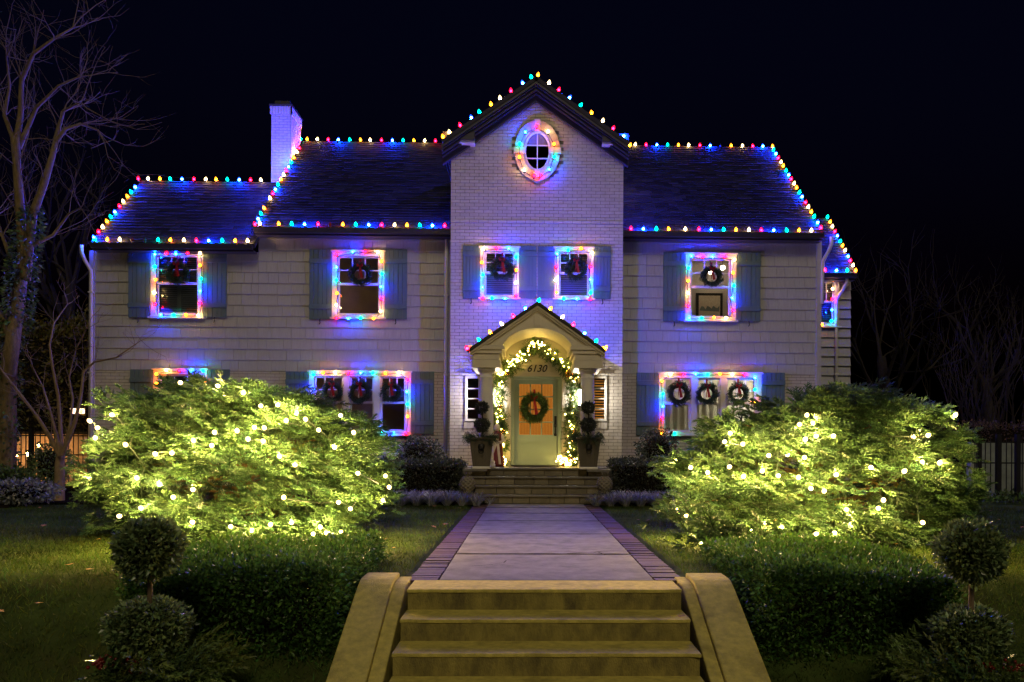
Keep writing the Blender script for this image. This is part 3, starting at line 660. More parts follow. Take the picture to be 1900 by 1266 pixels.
# shutters of vertical planks with two battens and a holdback
SH = [(240, 280, 464, 590, YM, 1), (379, 422, 464, 590, YM, 1), (575, 616, 464, 593, YM, 1), (715, 756, 464, 593, YM, 1), (859, 890.5, 457, 555, YT, 1), (963.5, 995.5, 457, 555, YT, 0), (997.5, 1028.5, 458, 555, YT, 0), (1101.5, 1133, 458, 556, YT, 1),
      (1230, 1270, 469, 597, YM, 1), (1366, 1410, 469, 597, YM, 1), (531, 573, 690, 805, YM, 1), (764, 806, 690, 806, YM, 1), (1180, 1221, 692, 808, YM, 1), (1413, 1455, 692, 808, YM, 1), (243, 285, 686, 806, YM, 1), (386, 428, 686, 806, YM, 1)]
for (l, r, t, b, Y, hk) in SH:
    x0, x1, z0, z1 = rect(l, r, t, b, Y); f = MB().box(x0+0.01, x1-0.01, Y-0.035, Y-0.02, z0+0.005, z1-0.005).build('shutter', M['shutter'], house); n = 5; w = (x1-x0)/n
    for k in range(n): MB().box(x0+k*w+0.003, x0+(k+1)*w-0.003, Y-0.062+0.002*(k % 2), Y-0.035, z0, z1).build('plank', M['shutter'], f, bevel=0.004, seg=1)
    for fz in (0.145, 0.80): zz = z0+(z1-z0)*fz; MB().box(x0, x1, Y-0.088, Y-0.0622, zz, zz+0.11).build('batten', M['shutter'], f, bevel=0.004, seg=1)
    if hk:
        hx = x0+(x1-x0)*0.5; MB().tube([(hx, Y-0.03, z0+0.02), (hx, Y-0.10, z0-0.02), (hx+0.01, Y-0.11, z0-0.10), (hx-0.015, Y-0.10, z0-0.13)], 0.012, 6).build('holdback', M['iron'], house)
# oval window with keystones
ov = MB(); n = 64
def ring(m, rx0, rz0, rx1, rz1, y0, y1, a0=0, a1=2*math.pi, k=64):
    b = len(m.v)
    for i in range(k+1):
        a = a0+(a1-a0)*i/k; c, s = math.cos(a), math.sin(a)
        m.v += [(OC.x+rx0*c, y0, OC.z+rz0*s), (OC.x+rx1*c, y0, OC.z+rz1*s), (OC.x+rx1*c, y1, OC.z+rz1*s), (OC.x+rx0*c, y1, OC.z+rz0*s)]
    for i in range(k):
        for j in range(4): m.f.append((b+4*i+j, b+4*i+(j+1) % 4, b+4*i+4+(j+1) % 4, b+4*i+4+j))
    return m
irx, irz = 25*YT/F, 37*YT/F
ow = ring(MB(), irx-0.05, irz-0.05, irx+0.012, irz+0.012, YT-0.03, YT+0.04).build('oval_window', M['white'], house, smooth=False)
nb = 24
for k in range(nb):
    a0 = 2*math.pi*(k+0.02)/nb+math.pi/nb; a1 = a0+2*math.pi*0.955/nb
    if k % 6 == 5: continue
    ring(MB(), irx+0.015, irz+0.015, ORX, ORZ, YT-0.075, YT+0.0, a0, a1, 3).build('arch_brick', M['brick'], ow)
for (dx, dz, w, h) in ((0, (ORZ+irz)/2, 0.13, ORZ-irz+0.05), (0, -(ORZ+irz)/2, 0.13, ORZ-irz+0.05), ((ORX+irx)/2, 0, ORX-irx+0.05, 0.14), (-(ORX+irx)/2, 0, ORX-irx+0.05, 0.14)):
    MB().box(OC.x+dx-w/2, OC.x+dx+w/2, YT-0.10, YT, OC.z+dz-h/2, OC.z+dz+h/2).build('keystone', M['white'], ow, bevel=0.006)
g = MB(); g.v = [(OC.x+(irx-0.04)*math.cos(a), YT+0.02, OC.z+(irz-0.04)*math.sin(a)) for a in np.linspace(0, 2*math.pi, 48, endpoint=False)]; g.f = [tuple(range(48))]; g.build('pane', M['glassdark'], ow)
MB().box(OC.x-0.012, OC.x+0.012, YT-0.01, YT+0.012, OC.z-irz+0.05, OC.z+irz-0.05).build('muntin', M['white'], ow)
for dz in (0.14, -0.16): MB().box(OC.x-irx*0.93, OC.x+irx*0.93, YT-0.013, YT+0.009, OC.z+dz-0.011, OC.z+dz+0.011).build('muntin', M['white'], ow)
rm = MB(); rm.box(OC.x-0.27, OC.x+0.27, YT+0.03, YT+0.6, OC.z-0.4, OC.z+0.4); rm.f.pop(2); rm.build('room', M['roomdark'], ow)

# ------------------------------------------------------------------ portico and door
PF = 16.95; PXM = WX(997, 650, PF); ZP = 0.68
pz = lambda y: WZ(997, y, PF)
AP = Vector((PXM, PF, pz(565))); HWp = 122*PF/F; ESP = pz(650)
arch_hw, arch_top, arch_spr = 67*PF/F, pz(609), pz(655)
arc = [(PXM+arch_hw*math.cos(a), PF, arch_spr+(arch_top-arch_spr)*math.sin(a)) for a in np.linspace(math.pi, 0, 28)]
pts = arc + [(PXM+HWp-0.05, PF, arch_spr), (PXM+HWp-0.05, PF, ESP-0.02), tuple(AP), (PXM-HWp+0.05, PF, ESP-0.02), (PXM-HWp+0.05, PF, arch_spr)]
portico = MB().prism(pts, (0, 0.14, 0)).build('portico', M['cream'], house, bevel=0.004)
vault = MB()
for (a, b) in zip(arc[:-1], arc[1:]):
    k = 0.05; up = lambda p: Vector((PXM+(p[0]-PXM)*1.05, p[1], arch_spr+(p[2]-arch_spr)*1.06))
    A, B = Vector(a), Vector(b); vault.quad(A+Vector((0, .14, 0)), B+Vector((0, .14, 0)), (B.x, 18.54, B.z), (A.x, 18.54, A.z))
vault.build('vault', M['cream'], portico, smooth=True)
for k, s_ in enumerate((0.985, 0.93)):                     # arch moulding on the face
    m = MB(); 
    arcs = [[(PXM+arch_hw*(1+d)*math.cos(a), PF-0.02, arch_spr+(arch_top-arch_spr)*(1+d*1.3)*math.sin(a)) for a in np.linspace(math.pi, 0, 28)] for d in ((0.0, 0.045) if k == 0 else (0.10, 0.125))]
    for i in range(27): m.prism([arcs[0][i], arcs[1][i], arcs[1][i+1], arcs[0][i+1]], (0, 0.022, 0))
    if k == 0: m.build('arch_moulding', M['cream'], portico)
kx = 0.075; MB().box(PXM-kx, PXM+kx, PF-0.03, PF-0.001, pz(606), pz(584)).build('keystone', M['cream'], portico, bevel=0.008)
for s in (-1, 1):
    ex = PXM+s*(HWp+0.03); ez = ESP-0.02
    for (d0, d1, y0, nm, m_) in ((-0.05, 0.035, PF-0.10, 'porch_roof', 'roofbase'), (0.037, 0.075, PF-0.085, 'rake_moulding', 'cream'), (0.077, 0.125, PF-0.05, 'rake_board', 'cream')):
        q = [(ex, y0, ez-d0), (AP.x, y0, AP.z-d0), (AP.x, y0, AP.z-d1), (ex, y0, ez-d1)]
        MB().prism(q, (0, 18.585-y0 if nm == 'porch_roof' else PF-0.0015-y0, 0)).build(nm, M[m_], portico)
    # entablature beams running back to the wall
    cxp = PXM+s*95*PF/F
    for (w, za, zb, yo, nm) in ((0.30, 683, 668, 0.0, 'architrave'), (0.275, 667.6, 657, 0.012, 'frieze_band'), (0.33, 656.6, 650, -0.02, 'cornice'), (0.38, 649.6, 642, -0.05, 'cornice_cap')):
        MB().box(cxp-w, cxp+w, PF+yo-0.003, 18.58, pz(za), pz(zb)).build(nm, M['cream'], portico, bevel=0.006)
    pts = [(0.20, ZP), (0.20, ZP+0.07), (0.185, ZP+0.075), (0.19, ZP+0.10), (0.19, ZP+0.13), (0.165, ZP+0.15), (0.160, ZP+0.18)]
    zt = pz(683.5)
    for t in np.linspace(0, 1, 8): pts.append((0.160-0.022*t**1.6, ZP+0.2+(zt-0.22-ZP-0.2)*t))
    pts += [(0.150, zt-0.19), (0.152, zt-0.175), (0.138, zt-0.165), (0.138, zt-0.10), (0.16, zt-0.085), (0.18, zt-0.05), (0.19, zt-0.045), (0.19, zt)]
    MB().lathe(pts, (cxp, 17.18, 0), 28).build('column', M['white'], portico, smooth=True, bevel=0.003)
    MB().box(cxp-0.15, cxp+0.15, 18.44, 18.585, ZP, zt).build('pilaster', M['cream'], portico, bevel=0.006)
# door surround
ds = MB(); sxa, sxb = PXM-arch_hw-0.12, PXM+arch_hw+0.12; sz = arch_spr
sheet(ds, sxa, sxb, ZP, sz, 18.535, [(DX0, DX1, ZP-0.1, DZ1)])
a2 = [(p[0], 18.535, p[2]) for p in arc]; ds.f.append(tuple(range(len(ds.v), len(ds.v)+len(a2)))); ds.v += a2
sur = ds.build('door_surround', M['cream'], house)
MB().box(DX0-0.11, DX0, 18.48, 18.62, ZP, DZ1+0.11).build('casing', M['cream'], sur, bevel=0.008); MB().box(DX1, DX1+0.11, 18.48, 18.62, ZP, DZ1+0.11).build('casing', M['cream'], sur, bevel=0.008)
MB().box(DX0, DX1, 18.48, 18.62, DZ1, DZ1+0.11).build('casing', M['cream'], sur, bevel=0.008)
fz0, fz1 = WZ(995, 692, 18.45), WZ(995, 676.5, 18.45)
MB().box(WX(968, 684, 18.45), WX(1021, 684, 18.45), 18.44, 18.53, fz0+0.004, fz1).build('frieze_board', M['cream'], sur, bevel=0.004)
MB().prism([(WX(970, 676, 18.45), 18.44, fz1+0.003), (WX(1019, 676, 18.45), 18.44, fz1+0.003), (WX(1010, 667, 18.45), 18.46, fz1+0.12), (WX(979, 667, 18.45), 18.46, fz1+0.12)], (0, 0.07, 0)).build('frieze_cap', M['cream'], sur)
nx0 = WX(995.5, 684.5, 18.43); to = V_to = Vector((nx0, 18.432, WZ(995.5, 684.5, 18.43)))
for k_, ch_ in enumerate('6130'):
    tc = bpy.data.curves.new('numeral', 'FONT'); tc.body = ch_; tc.size = 0.225; tc.shear = 0.30; tc.extrude = 0.006; tc.bevel_depth = 0.003; tc.align_x = 'CENTER'; tc.align_y = 'CENTER'
    tmp = bpy.data.objects.new('numeral', tc); C.objects.link(tmp); bpy.context.view_layer.update()
    nme = bpy.data.meshes.new_from_object(tmp.evaluated_get(bpy.context.evaluated_depsgraph_get())); bpy.data.objects.remove(tmp); bpy.data.curves.remove(tc); nme.materials.clear(); nme.materials.append(M['number'])
    no = obj('numeral', nme, None, sur, (nx0-0.168+0.112*k_, 18.430, V_to.z)); no.rotation_euler = (R(90), 0, 0); no['label'] = 'black italic numeral %s of the house number' % ch_
# door leaf, green jambs, twelve lit panes, lower panel, handle
YD = 18.68; dx0, dx1 = WX(954.5, 790, YD), WX(1034.5, 790, YD); dz0, dz1 = ZP+0.02, WZ(995, 705.5, YD)
jb = MB(); jb.box(DX0+0.002, dx0-0.004, 18.56, 18.80, ZP, DZ1-0.002); jb.box(dx1+0.004, DX1-0.002, 18.56, 18.80, ZP, DZ1-0.002); jb.box(dx0-0.004, dx1+0.004, 18.56, 18.80, dz1+0.004, DZ1-0.002); 
jb.build('door_jamb', M['door'], house)
gx0, gx1, gz0, gz1 = WX(963.5, 760, YD), WX(1025.5, 760, YD), WZ(995, 807, YD), WZ(995, 713, YD)
d = MB(); d.box(dx0, gx0, YD, YD+0.045, dz0, dz1); d.box(gx1, dx1, YD, YD+0.045, dz0, dz1); d.box(gx0, gx1, YD, YD+0.045, gz1, dz1); d.box(gx0, gx1, YD, YD+0.045, dz0, gz0)
door = d.build('door', M['door'], house)
nx_, nz_ = 3, 4
for i in range(nx_):
    for j in range(nz_):
        a, b = gx0+(gx1-gx0)*i/nx_, gx0+(gx1-gx0)*(i+1)/nx_; c, e = gz0+(gz1-gz0)*j/nz_, gz0+(gz1-gz0)*(j+1)/nz_
        MB().box(a+0.012, b-0.012, YD+0.018, YD+0.024, c+0.012, e-0.012).build('pane', M['glass'], door)
for i in range(1, nx_): x = gx0+(gx1-gx0)*i/nx_; MB().box(x-0.013, x+0.013, YD+0.004, YD+0.040, gz0, gz1).build('muntin', M['door'], door)
for j in range(1, nz_): z = gz0+(gz1-gz0)*j/nz_; MB().box(gx0, gx1, YD+0.002, YD+0.038, z-0.013, z+0.013).build('muntin', M['door'], door)
m2, nt, out = new_mat('lit_orange_curtain'); N = nt.nodes.new
em = N('ShaderNodeEmission'); wv = N('ShaderNodeTexWave'); wv.inputs['Scale'].default_value = 9; wv.inputs['Distortion'].default_value = 1.5; geo = N('ShaderNodeNewGeometry'); nt.links.new(geo.outputs['Position'], wv.inputs['Vector'])
rp = N('ShaderNodeValToRGB'); rp.color_ramp.elements[0].color = (0.48, 0.13, 0.012, 1); rp.color_ramp.elements[1].color = (0.78, 0.27, 0.035, 1); nt.links.new(wv.outputs['Fac'], rp.inputs[0]); nt.links.new(rp.outputs[0], em.inputs[0]); em.inputs[1].default_value = 0.75; nt.links.new(em.outputs[0], out.inputs[0])
MB().box(gx0-0.03, gx1+0.03, YD+0.06, YD+0.065, gz0-0.03, gz1+0.03).build('lit_curtain', m2, door)
px0, px1, pza, pzb = WX(964, 830, YD), WX(1024, 830, YD), WZ(995, 841, YD), WZ(995, 820, YD)
fr = MB(); fr.box(px0, px1, YD-0.014, YD-0.001, pzb-0.025, pzb); fr.box(px0, px1, YD-0.014, YD-0.001, pza, pza+0.025); fr.box(px0, px0+0.025, YD-0.014, YD-0.001, pza+0.025, pzb-0.025); fr.box(px1-0.025, px1, YD-0.014, YD-0.001, pza+0.025, pzb-0.025)
fr.build('lower_panel', M['door'], door)
hx = WX(1030.5, 790, YD); MB().box(hx-0.028, hx+0.028, YD-0.022, YD-0.001, WZ(995, 793, YD), WZ(995, 772, YD)).build('lock_plate', M['iron'], door, bevel=0.006)
MB().tube([(hx, YD-0.02, WZ(995, 789, YD)), (hx, YD-0.075, WZ(995, 791, YD)), (hx, YD-0.075, WZ(995, 803, YD)), (hx, YD-0.02, WZ(995, 806, YD))], 0.014, 8).build('handle', M['iron'], door, smooth=True)
MB().box(hx-0.03, hx+0.03, YD-0.02, YD-0.001, WZ(995, 809, YD), WZ(995, 804.5, YD)).build('handle_foot', M['iron'], door)
MB().box(DX0, DX1, 18.5, 18.78, ZP-0.02, ZP+0.018).build('threshold', M['darktrim'], house)
back = MB(); back.box(DX0-0.02, DX1+0.02, 18.80, 18.84, ZP-0.1, DZ1+0.1); back.build('vestibule', M['roomdark'], house)
mt = MB(); mt.box(WX(953, 865, 18.2), WX(1037, 865, 18.2), 17.9, 18.4, ZP+0.004, ZP+0.022); mat_o = mt.build('doormat', M['iron']); tag(mat_o, 'dark doormat in front of the sage green door', 'doormat')

# sconces either side of the door
M['lampglass'] = emit('sconce_glass', (1.0, 0.90, 0.74), 480.0)
for s, px in ((-1, 912), (1, 1076)):
    x = WX(px, 690, 18.48); zc = WZ(px, 738, 18.48)
    sc = empty('wall_sconce', (x, 18.5, zc), 'slim black sconce on the wall left of the front door' if s < 0 else 'slim black sconce on the wall right of the front door', 'sconce', 'sconces beside the door')
    MB().box(x-0.05, x+0.05, 18.40, 18.438, zc-0.22, zc+0.22).build('back_plate', M['iron'], sc)
    MB().lathe([(0.035, -0.17), (0.036, 0), (0.035, 0.17)], (x, 18.34, zc), 12).build('glass_tube', M['lampglass'], sc, smooth=True)
    MB().box(x-0.055, x+0.055, 18.28, 18.398, zc+0.172, zc+0.19).build('cap', M['iron'], sc); MB().box(x-0.055, x+0.055, 18.28, 18.398, zc-0.19, zc-0.172).build('base_plate', M['iron'], sc)
    # unused x of the brick beside the porch, no lantern stands here
    x2 = WX(870 if s < 0 else 1122, 668, 18.5); 

# ------------------------------------------------------------------ foliage engines
def unit(v): return v/np.maximum(np.linalg.norm(v, axis=-1, keepdims=True), 1e-9)
def frames(D, up=None, roll=None):
    D = unit(D); n = len(D); r = rng.normal(size=(n, 3)) if up is None else np.broadcast_to(up, (n, 3))+rng.normal(size=(n, 3))*1e-3
    Y_ = unit(np.cross(r, D)); Z_ = np.cross(D, Y_)
    if roll is not None:
        c, s = np.cos(roll)[:, None], np.sin(roll)[:, None]; Y_, Z_ = Y_*c+Z_*s, Z_*c-Y_*s
    return np.stack([D, Y_, Z_], axis=1)                # rows: local x y z axes
def scatter(tv, tf, P, Fr, S, tint, tvt=None):
    n, k = len(P), len(tv); V = np.einsum('kj,njc->nkc', tv, Fr)*S[:, None, None]+P[:, None, :]
    Fc = (tf[None]+(np.arange(n)*k)[:, None, None]).reshape(-1, tf.shape[1]); TT_ = np.repeat(tint, k, axis=0)
    if tvt is not None: TT_ = TT_*np.tile(tvt, n)[:, None]
    return V.reshape(-1, 3), Fc, TT_
LEAF_V = np.array([(0, 0, 0), (0.45, 0.26, 0.06), (1, 0, 0), (0.45, -0.26, 0.06)]); LEAF_F = np.array([(0, 1, 2, 3)])
BLADE_V = np.array([(0, 0.5, 0), (0, -0.5, 0), (0.55, 0.0, 0.10), (1.0, 0.0, 0.0)]); 
def needle_twigs(L, sides, step, nl, nw, per=2, ang=0.9, seed=1, droop=0.0, core=0.0):
    r = np.random.default_rng(seed); V = []; Fc = []
    tw = [((0, 0, 0), (1, 0, 0), L)]
    for k in range(sides):
        x = L*(0.12+0.78*k/sides); s = 1 if k % 2 else -1; l = L*(0.55*(1-k/sides)+0.14); d = np.array((0.72, s*0.68, 0.05+r.normal()*0.14)); tw.append(((x, 0, 0), d/np.linalg.norm(d), l))
    for (o, d, l) in tw:
        o = np.array(o, float); d = np.array(d, float); a = np.cross(d, (0, 0, 1)); a /= np.linalg.norm(a); b = np.cross(d, a); t = 0.01
        if core:
            i = len(V)
            for (tt, rr) in ((0.0, core*0.7), (l*0.55, core), (l, core*0.35)): V += [o+d*tt+(a*math.cos(q_)+b*math.sin(q_))*rr for q_ in (0.3, 2.4, 4.5)]
            for s_ in (0, 3):
                for q_ in range(3): n_ = (q_+1) % 3; Fc += [(i+s_+q_, i+s_+n_, i+s_+3+n_), (i+s_+q_, i+s_+3+n_, i+s_+3+q_)]
        while t < l:
            for _ in range(per):
                ph = r.uniform(0, 2*math.pi); q = d*r.uniform(0.55, 0.9)+(a*math.cos(ph)+b*math.sin(ph))*ang*r.uniform(0.6, 1); q /= np.linalg.norm(q)
                w = np.cross(q, r.normal(size=3)); w /= np.linalg.norm(w); p = o+d*t; p = p+np.array((0, 0, -droop*(t/L)**2)); ln = nl*r.uniform(0.7, 1.15)
                i = len(V); V += [p+w*nw, p-w*nw, p+q*ln]; Fc.append((i, i+1, i+2))
            t += step*r.uniform(0.8, 1.2)
    return np.array(V), np.array(Fc)
def tints(n, lo, hi, warm=0.1):
    t = rng.uniform(lo, hi, n); w = rng.normal(0, warm, n); return np.stack([t*(1+w), t, t*(1-w*0.8)], axis=1)
def leaf_object(name, mname, P, D, size, lo=0.6, hi=1.5, parent=None, warm=0.1, up=None):
    n = len(P); V, Fc, T = scatter(LEAF_V, LEAF_F, P, frames(D, up), size if hasattr(size, '__len__') else np.full(n, size)*rng.uniform(0.7, 1.3, n), tints(n, lo, hi, warm))
    o = obj(name, npmesh(name, V, Fc, T), M[mname], parent); return o
def ball_points(n, c, r, shell=0.72):
    d = unit(rng.normal(size=(n, 3))); rad = (shell**3+(1-shell**3)*rng.random(n))**(1/3); rad = np.where(rng.random(n) < 0.04, rad*rng.uniform(1.02, 1.18, n), rad); bump = 1+0.06*np.sin(d[:, 0]*7+d[:, 2]*5)+0.05*np.sin(d[:, 1]*9+d[:, 0]*4)
    return np.array(c)+d*np.array(r)*(rad*bump)[:, None], unit(d+rng.normal(size=(n, 3))*0.7)
def box_points(n, x0, x1, y0, y1, z0, z1, wob=0.05, depth=0.14):
    A = np.array([(y1-y0)*(z1-z0), (y1-y0)*(z1-z0), (x1-x0)*(z1-z0), (x1-x0)*(z1-z0), (x1-x0)*(y1-y0)]); f = rng.choice(5, n, p=A/A.sum()); u = rng.random((n, 3)); P = np.array((x0, y0, z0))+u*np.array((x1-x0, y1-y0, z1-z0)); Nn = np.zeros((n, 3)); dp = np.abs(rng.normal(0, depth, n))-0.02; dp[rng.random(n) < 0.03] -= rng.uniform(0.02, 0.08)
    for k, (ax, v, s) in enumerate(((0, x0, -1), (0, x1, 1), (1, y0, -1), (1, y1, 1), (2, z1, 1))):
        m_ = f == k; wv_ = wob*(np.sin(P[m_, 0]*3.1+P[m_, 1]*2.3)+np.sin(P[m_, 2]*4.7+P[m_, 0]*1.7)*0.7+np.sin(P[m_, 0]*8.3+P[m_, 2]*6.1)*0.4)
        P[m_, ax] = v+s*(wv_-dp[m_]); Nn[m_, ax] = s
    # round the edges
    return P, unit(Nn+np.array((0, 0, 0.35))+rng.normal(size=(n, 3))*0.75)
CEDAR_V, CEDAR_F = needle_twigs(0.30, 8, 0.016, 0.030, 0.0055, 2, 0.55, 5, 0.06)
TWIG_V, TWIG_F = needle_twigs(0.16, 4, 0.013, 0.034, 0.0050, 2, 0.8, 9)
def sprays(name, mname, tv, tf, P, D, S, lo, hi, parent, warm=0.1, up=None):
    V, Fc, T = scatter(tv, tf, P, frames(D, up), S, tints(len(P), lo, hi, warm)); return obj(name, npmesh(name, V, Fc, T), M[mname], parent)

# garland round the door, with fairy lights and gold ornaments
gl = empty('garland', (PXM, 18.4, ZP), 'evergreen garland with warm fairy lights and gold balls framing the front door', 'garland')
path = [W(px, py, 18.33) for px, py in ((934, 860), (922, 846), (930, 820), (926, 790), (928, 750), (926, 715), (930, 690), (950, 676), (972, 660), (990, 643), (997, 637), (1006, 644), (1026, 660), (1046, 675), (1062, 690), (1062, 715), (1060, 750), (1062, 790), (1060, 820), (1064, 846), (1052, 860))]
def along(pth, n):
    seg = np.array([tuple(p) for p in pth]); L_ = np.r_[0, np.cumsum(np.linalg.norm(np.diff(seg, axis=0), axis=1))]; t = np.sort(rng.random(n))*L_[-1]
    P = np.stack([np.interp(t, L_, seg[:, k]) for k in range(3)], axis=1); Q = np.stack([np.interp(np.minimum(t+0.05, L_[-1]), L_, seg[:, k]) for k in range(3)], axis=1); return P, unit(Q-P+1e-6)
nclear = lambda P: ~((np.abs(P[:, 0]-to.x) < 0.42) & (P[:, 2] < fz1+0.14) & (P[:, 2] > fz0-0.3))
P, T_ = along(path, 900); P = P[nclear(P)]; D = unit(rng.normal(size=P.shape)*0.9+np.array((0, -0.4, -0.35))); 
sprays('greenery', 'garland', TWIG_V, TWIG_F, P+rng.normal(size=P.shape)*np.array((0.055, 0.06, 0.05)), D, rng.uniform(0.75, 1.3, len(P)), 0.5, 1.5, gl)
P, T_ = along(path, 150); P = P[nclear(P-np.array((0, 0, 0.12)))]; sprays('cedar_fringe', 'garland', CEDAR_V, CEDAR_F, P, unit(rng.normal(size=P.shape)*0.6+np.array((0, -0.2, -0.8))), rng.uniform(0.6, 1.0, len(P)), 0.4, 1.1, gl)
ico_v = None
def ico(r, sub=1):
    import bmesh
    bm = bmesh.new(); bmesh.ops.create_icosphere(bm, subdivisions=sub, radius=r); me = bpy.data.meshes.new('ball'); bm.to_mesh(me); bm.free(); return me
def ico_arrays(r):
    me = ico(r); v = np.array([tuple(x.co) for x in me.vertices]); f = np.array([tuple(p.vertices) for p in me.polygons]); bpy.data.meshes.remove(me); return v, f
M['fairy'] = emit('warm_fairy_light', (1.0, 0.64, 0.13), 70.0)
iv, if_ = ico_arrays(0.0155)
P, T_ = along(path, 140); P = P+rng.normal(size=P.shape)*np.array((0.06, 0.03, 0.05))+np.array((0, -0.07, 0))
for (px, py, nn) in ((928, 858, 26), (1052, 858, 34), (1040, 850, 10), (997, 640, 14), (925, 692, 12), (1068, 690, 10)):
    c = W(px, py, 18.15); P = np.concatenate([P, np.array(c)+rng.normal(size=(nn, 3))*np.array((0.09, 0.05, 0.035))])
P[:, 2] = np.maximum(P[:, 2], ZP+0.03)
V, Fc, _ = scatter(iv, if_, P, frames(rng.normal(size=P.shape)), np.ones(len(P)), np.ones((len(P), 3)))
o = obj('fairy_lights', npmesh('fairy_lights', V, Fc), M['fairy'], gl); o['kind'] = 'stuff'
om = ico(1.0, 3); om.materials.append(M['gold']); om.polygons.foreach_set('use_smooth', [True]*len(om.polygons))
for (px, py, r) in ((1056, 694, 0.10), (942, 693, 0.05), (928, 755, 0.045), (1066, 800, 0.05), (934, 800, 0.045), (1058, 853, 0.07), (1045, 862, 0.05), (931, 830, 0.04)):
    p = W(px, py, 18.12); o = obj('ornament', om, None, gl, p); o.scale = (r, r, r)

# wreaths
def wreath(px, py, Y, r, label, cat='wreath', group='wreaths on the windows', ribbon=True, mm='wreath', big=False):
    c = W(px, py, Y); g = empty('wreath', c, label, cat, group); n = 190 if not big else 420
    r = r*random.uniform(0.94, 1.08); lop = random.uniform(0, 6.28); a = rng.uniform(0, 2*math.pi, n)+0.25*np.sin(rng.uniform(0, 6.28, n)+lop); rr = r*(1+0.07*np.cos(a*2+lop))*(0.78+rng.normal(0, 0.11, n)); P = np.stack([c.x+rr*np.cos(a), c.y-np.abs(rng.normal(0, 0.035, n)), c.z+rr*np.sin(a)], axis=1)
    D = np.stack([-np.sin(a)+0.75*np.cos(a)*rng.normal(0.3, 0.5, n), -0.35+rng.normal(0, 0.3, n), np.cos(a)+0.75*np.sin(a)*rng.normal(0.3, 0.5, n)], axis=1)
    sprays('greenery', mm, TWIG_V, TWIG_F, P, unit(D), rng.uniform(0.55, 1.0, n)*(r/0.26), 0.5, 1.6, g)
    m = MB(); m.tube([(c.x+r*0.72*math.cos(t), c.y, c.z+r*0.72*math.sin(t)) for t in np.linspace(0, 2*math.pi, 25)], r*0.16, 7, cap=False); m.build('hoop', M['barkdark'], g)
    if ribbon:
        w = 0.020*(r/0.28)+0.004; top = c.z+r*1.5
        m = MB(); m.box(c.x-w, c.x+w, c.y-0.015, c.y-0.009, c.z+r*0.70, top); m.build('ribbon', M['red'], g)
        b = MB()
        for s in (-1, 1):
            b.prism([(c.x, c.y-0.10, c.z+r*0.80), (c.x+s*r*0.26, c.y-0.13, c.z+r*1.02), (c.x+s*r*0.30, c.y-0.12, c.z+r*0.80), (c.x+s*r*0.22, c.y-0.11, c.z+r*0.66)], (0, 0.03, 0))
            b.prism([(c.x-0.01, c.y-0.09, c.z+r*0.78), (c.x+0.02, c.y-0.09, c.z+r*0.78), (c.x+s*r*0.22+0.03, c.y-0.10, c.z-r*(0.35 if not big else 0.5)), (c.x+s*r*0.10-0.01, c.y-0.10, c.z-r*(0.40 if not big else 0.62))], (0, 0.006, 0))
        b.build('bow', M['red'], g)
    return g
YB = YM-0.10
wreath(330, 507, YB, 0.25, 'dark evergreen wreath on the blinded window of the left wing')
wreath(669, 510, YB, 0.24, 'evergreen wreath with red ribbon on the upper window between wing and tower')
wreath(932, 500, YT-0.10, 0.235, 'evergreen wreath on the tower window nearer the chimney')
wreath(1069, 500, YT-0.10, 0.235, 'evergreen wreath on the tower window farther from the chimney')
wreath(1320, 514, YB, 0.235, 'evergreen wreath on the lamplit upper window right of the tower')
for px, w_ in ((617, 'first'), (668, 'second'), (726, 'third')): wreath(px, 728, YB, 0.235, f'evergreen wreath with red ribbon, {w_} from the left in the lower left triple window')
for px, w_ in ((1259, 'first'), (1311, 'second'), (1369, 'third')): wreath(px, 731, YB, 0.235, f'evergreen wreath with red ribbon, {w_} from the left in the curtained lower right triple window')
wreath(991, 757, YD-0.05, 0.275, 'full green wreath with long red bow on the sage green front door', 'wreath', None, True, 'garland', True)

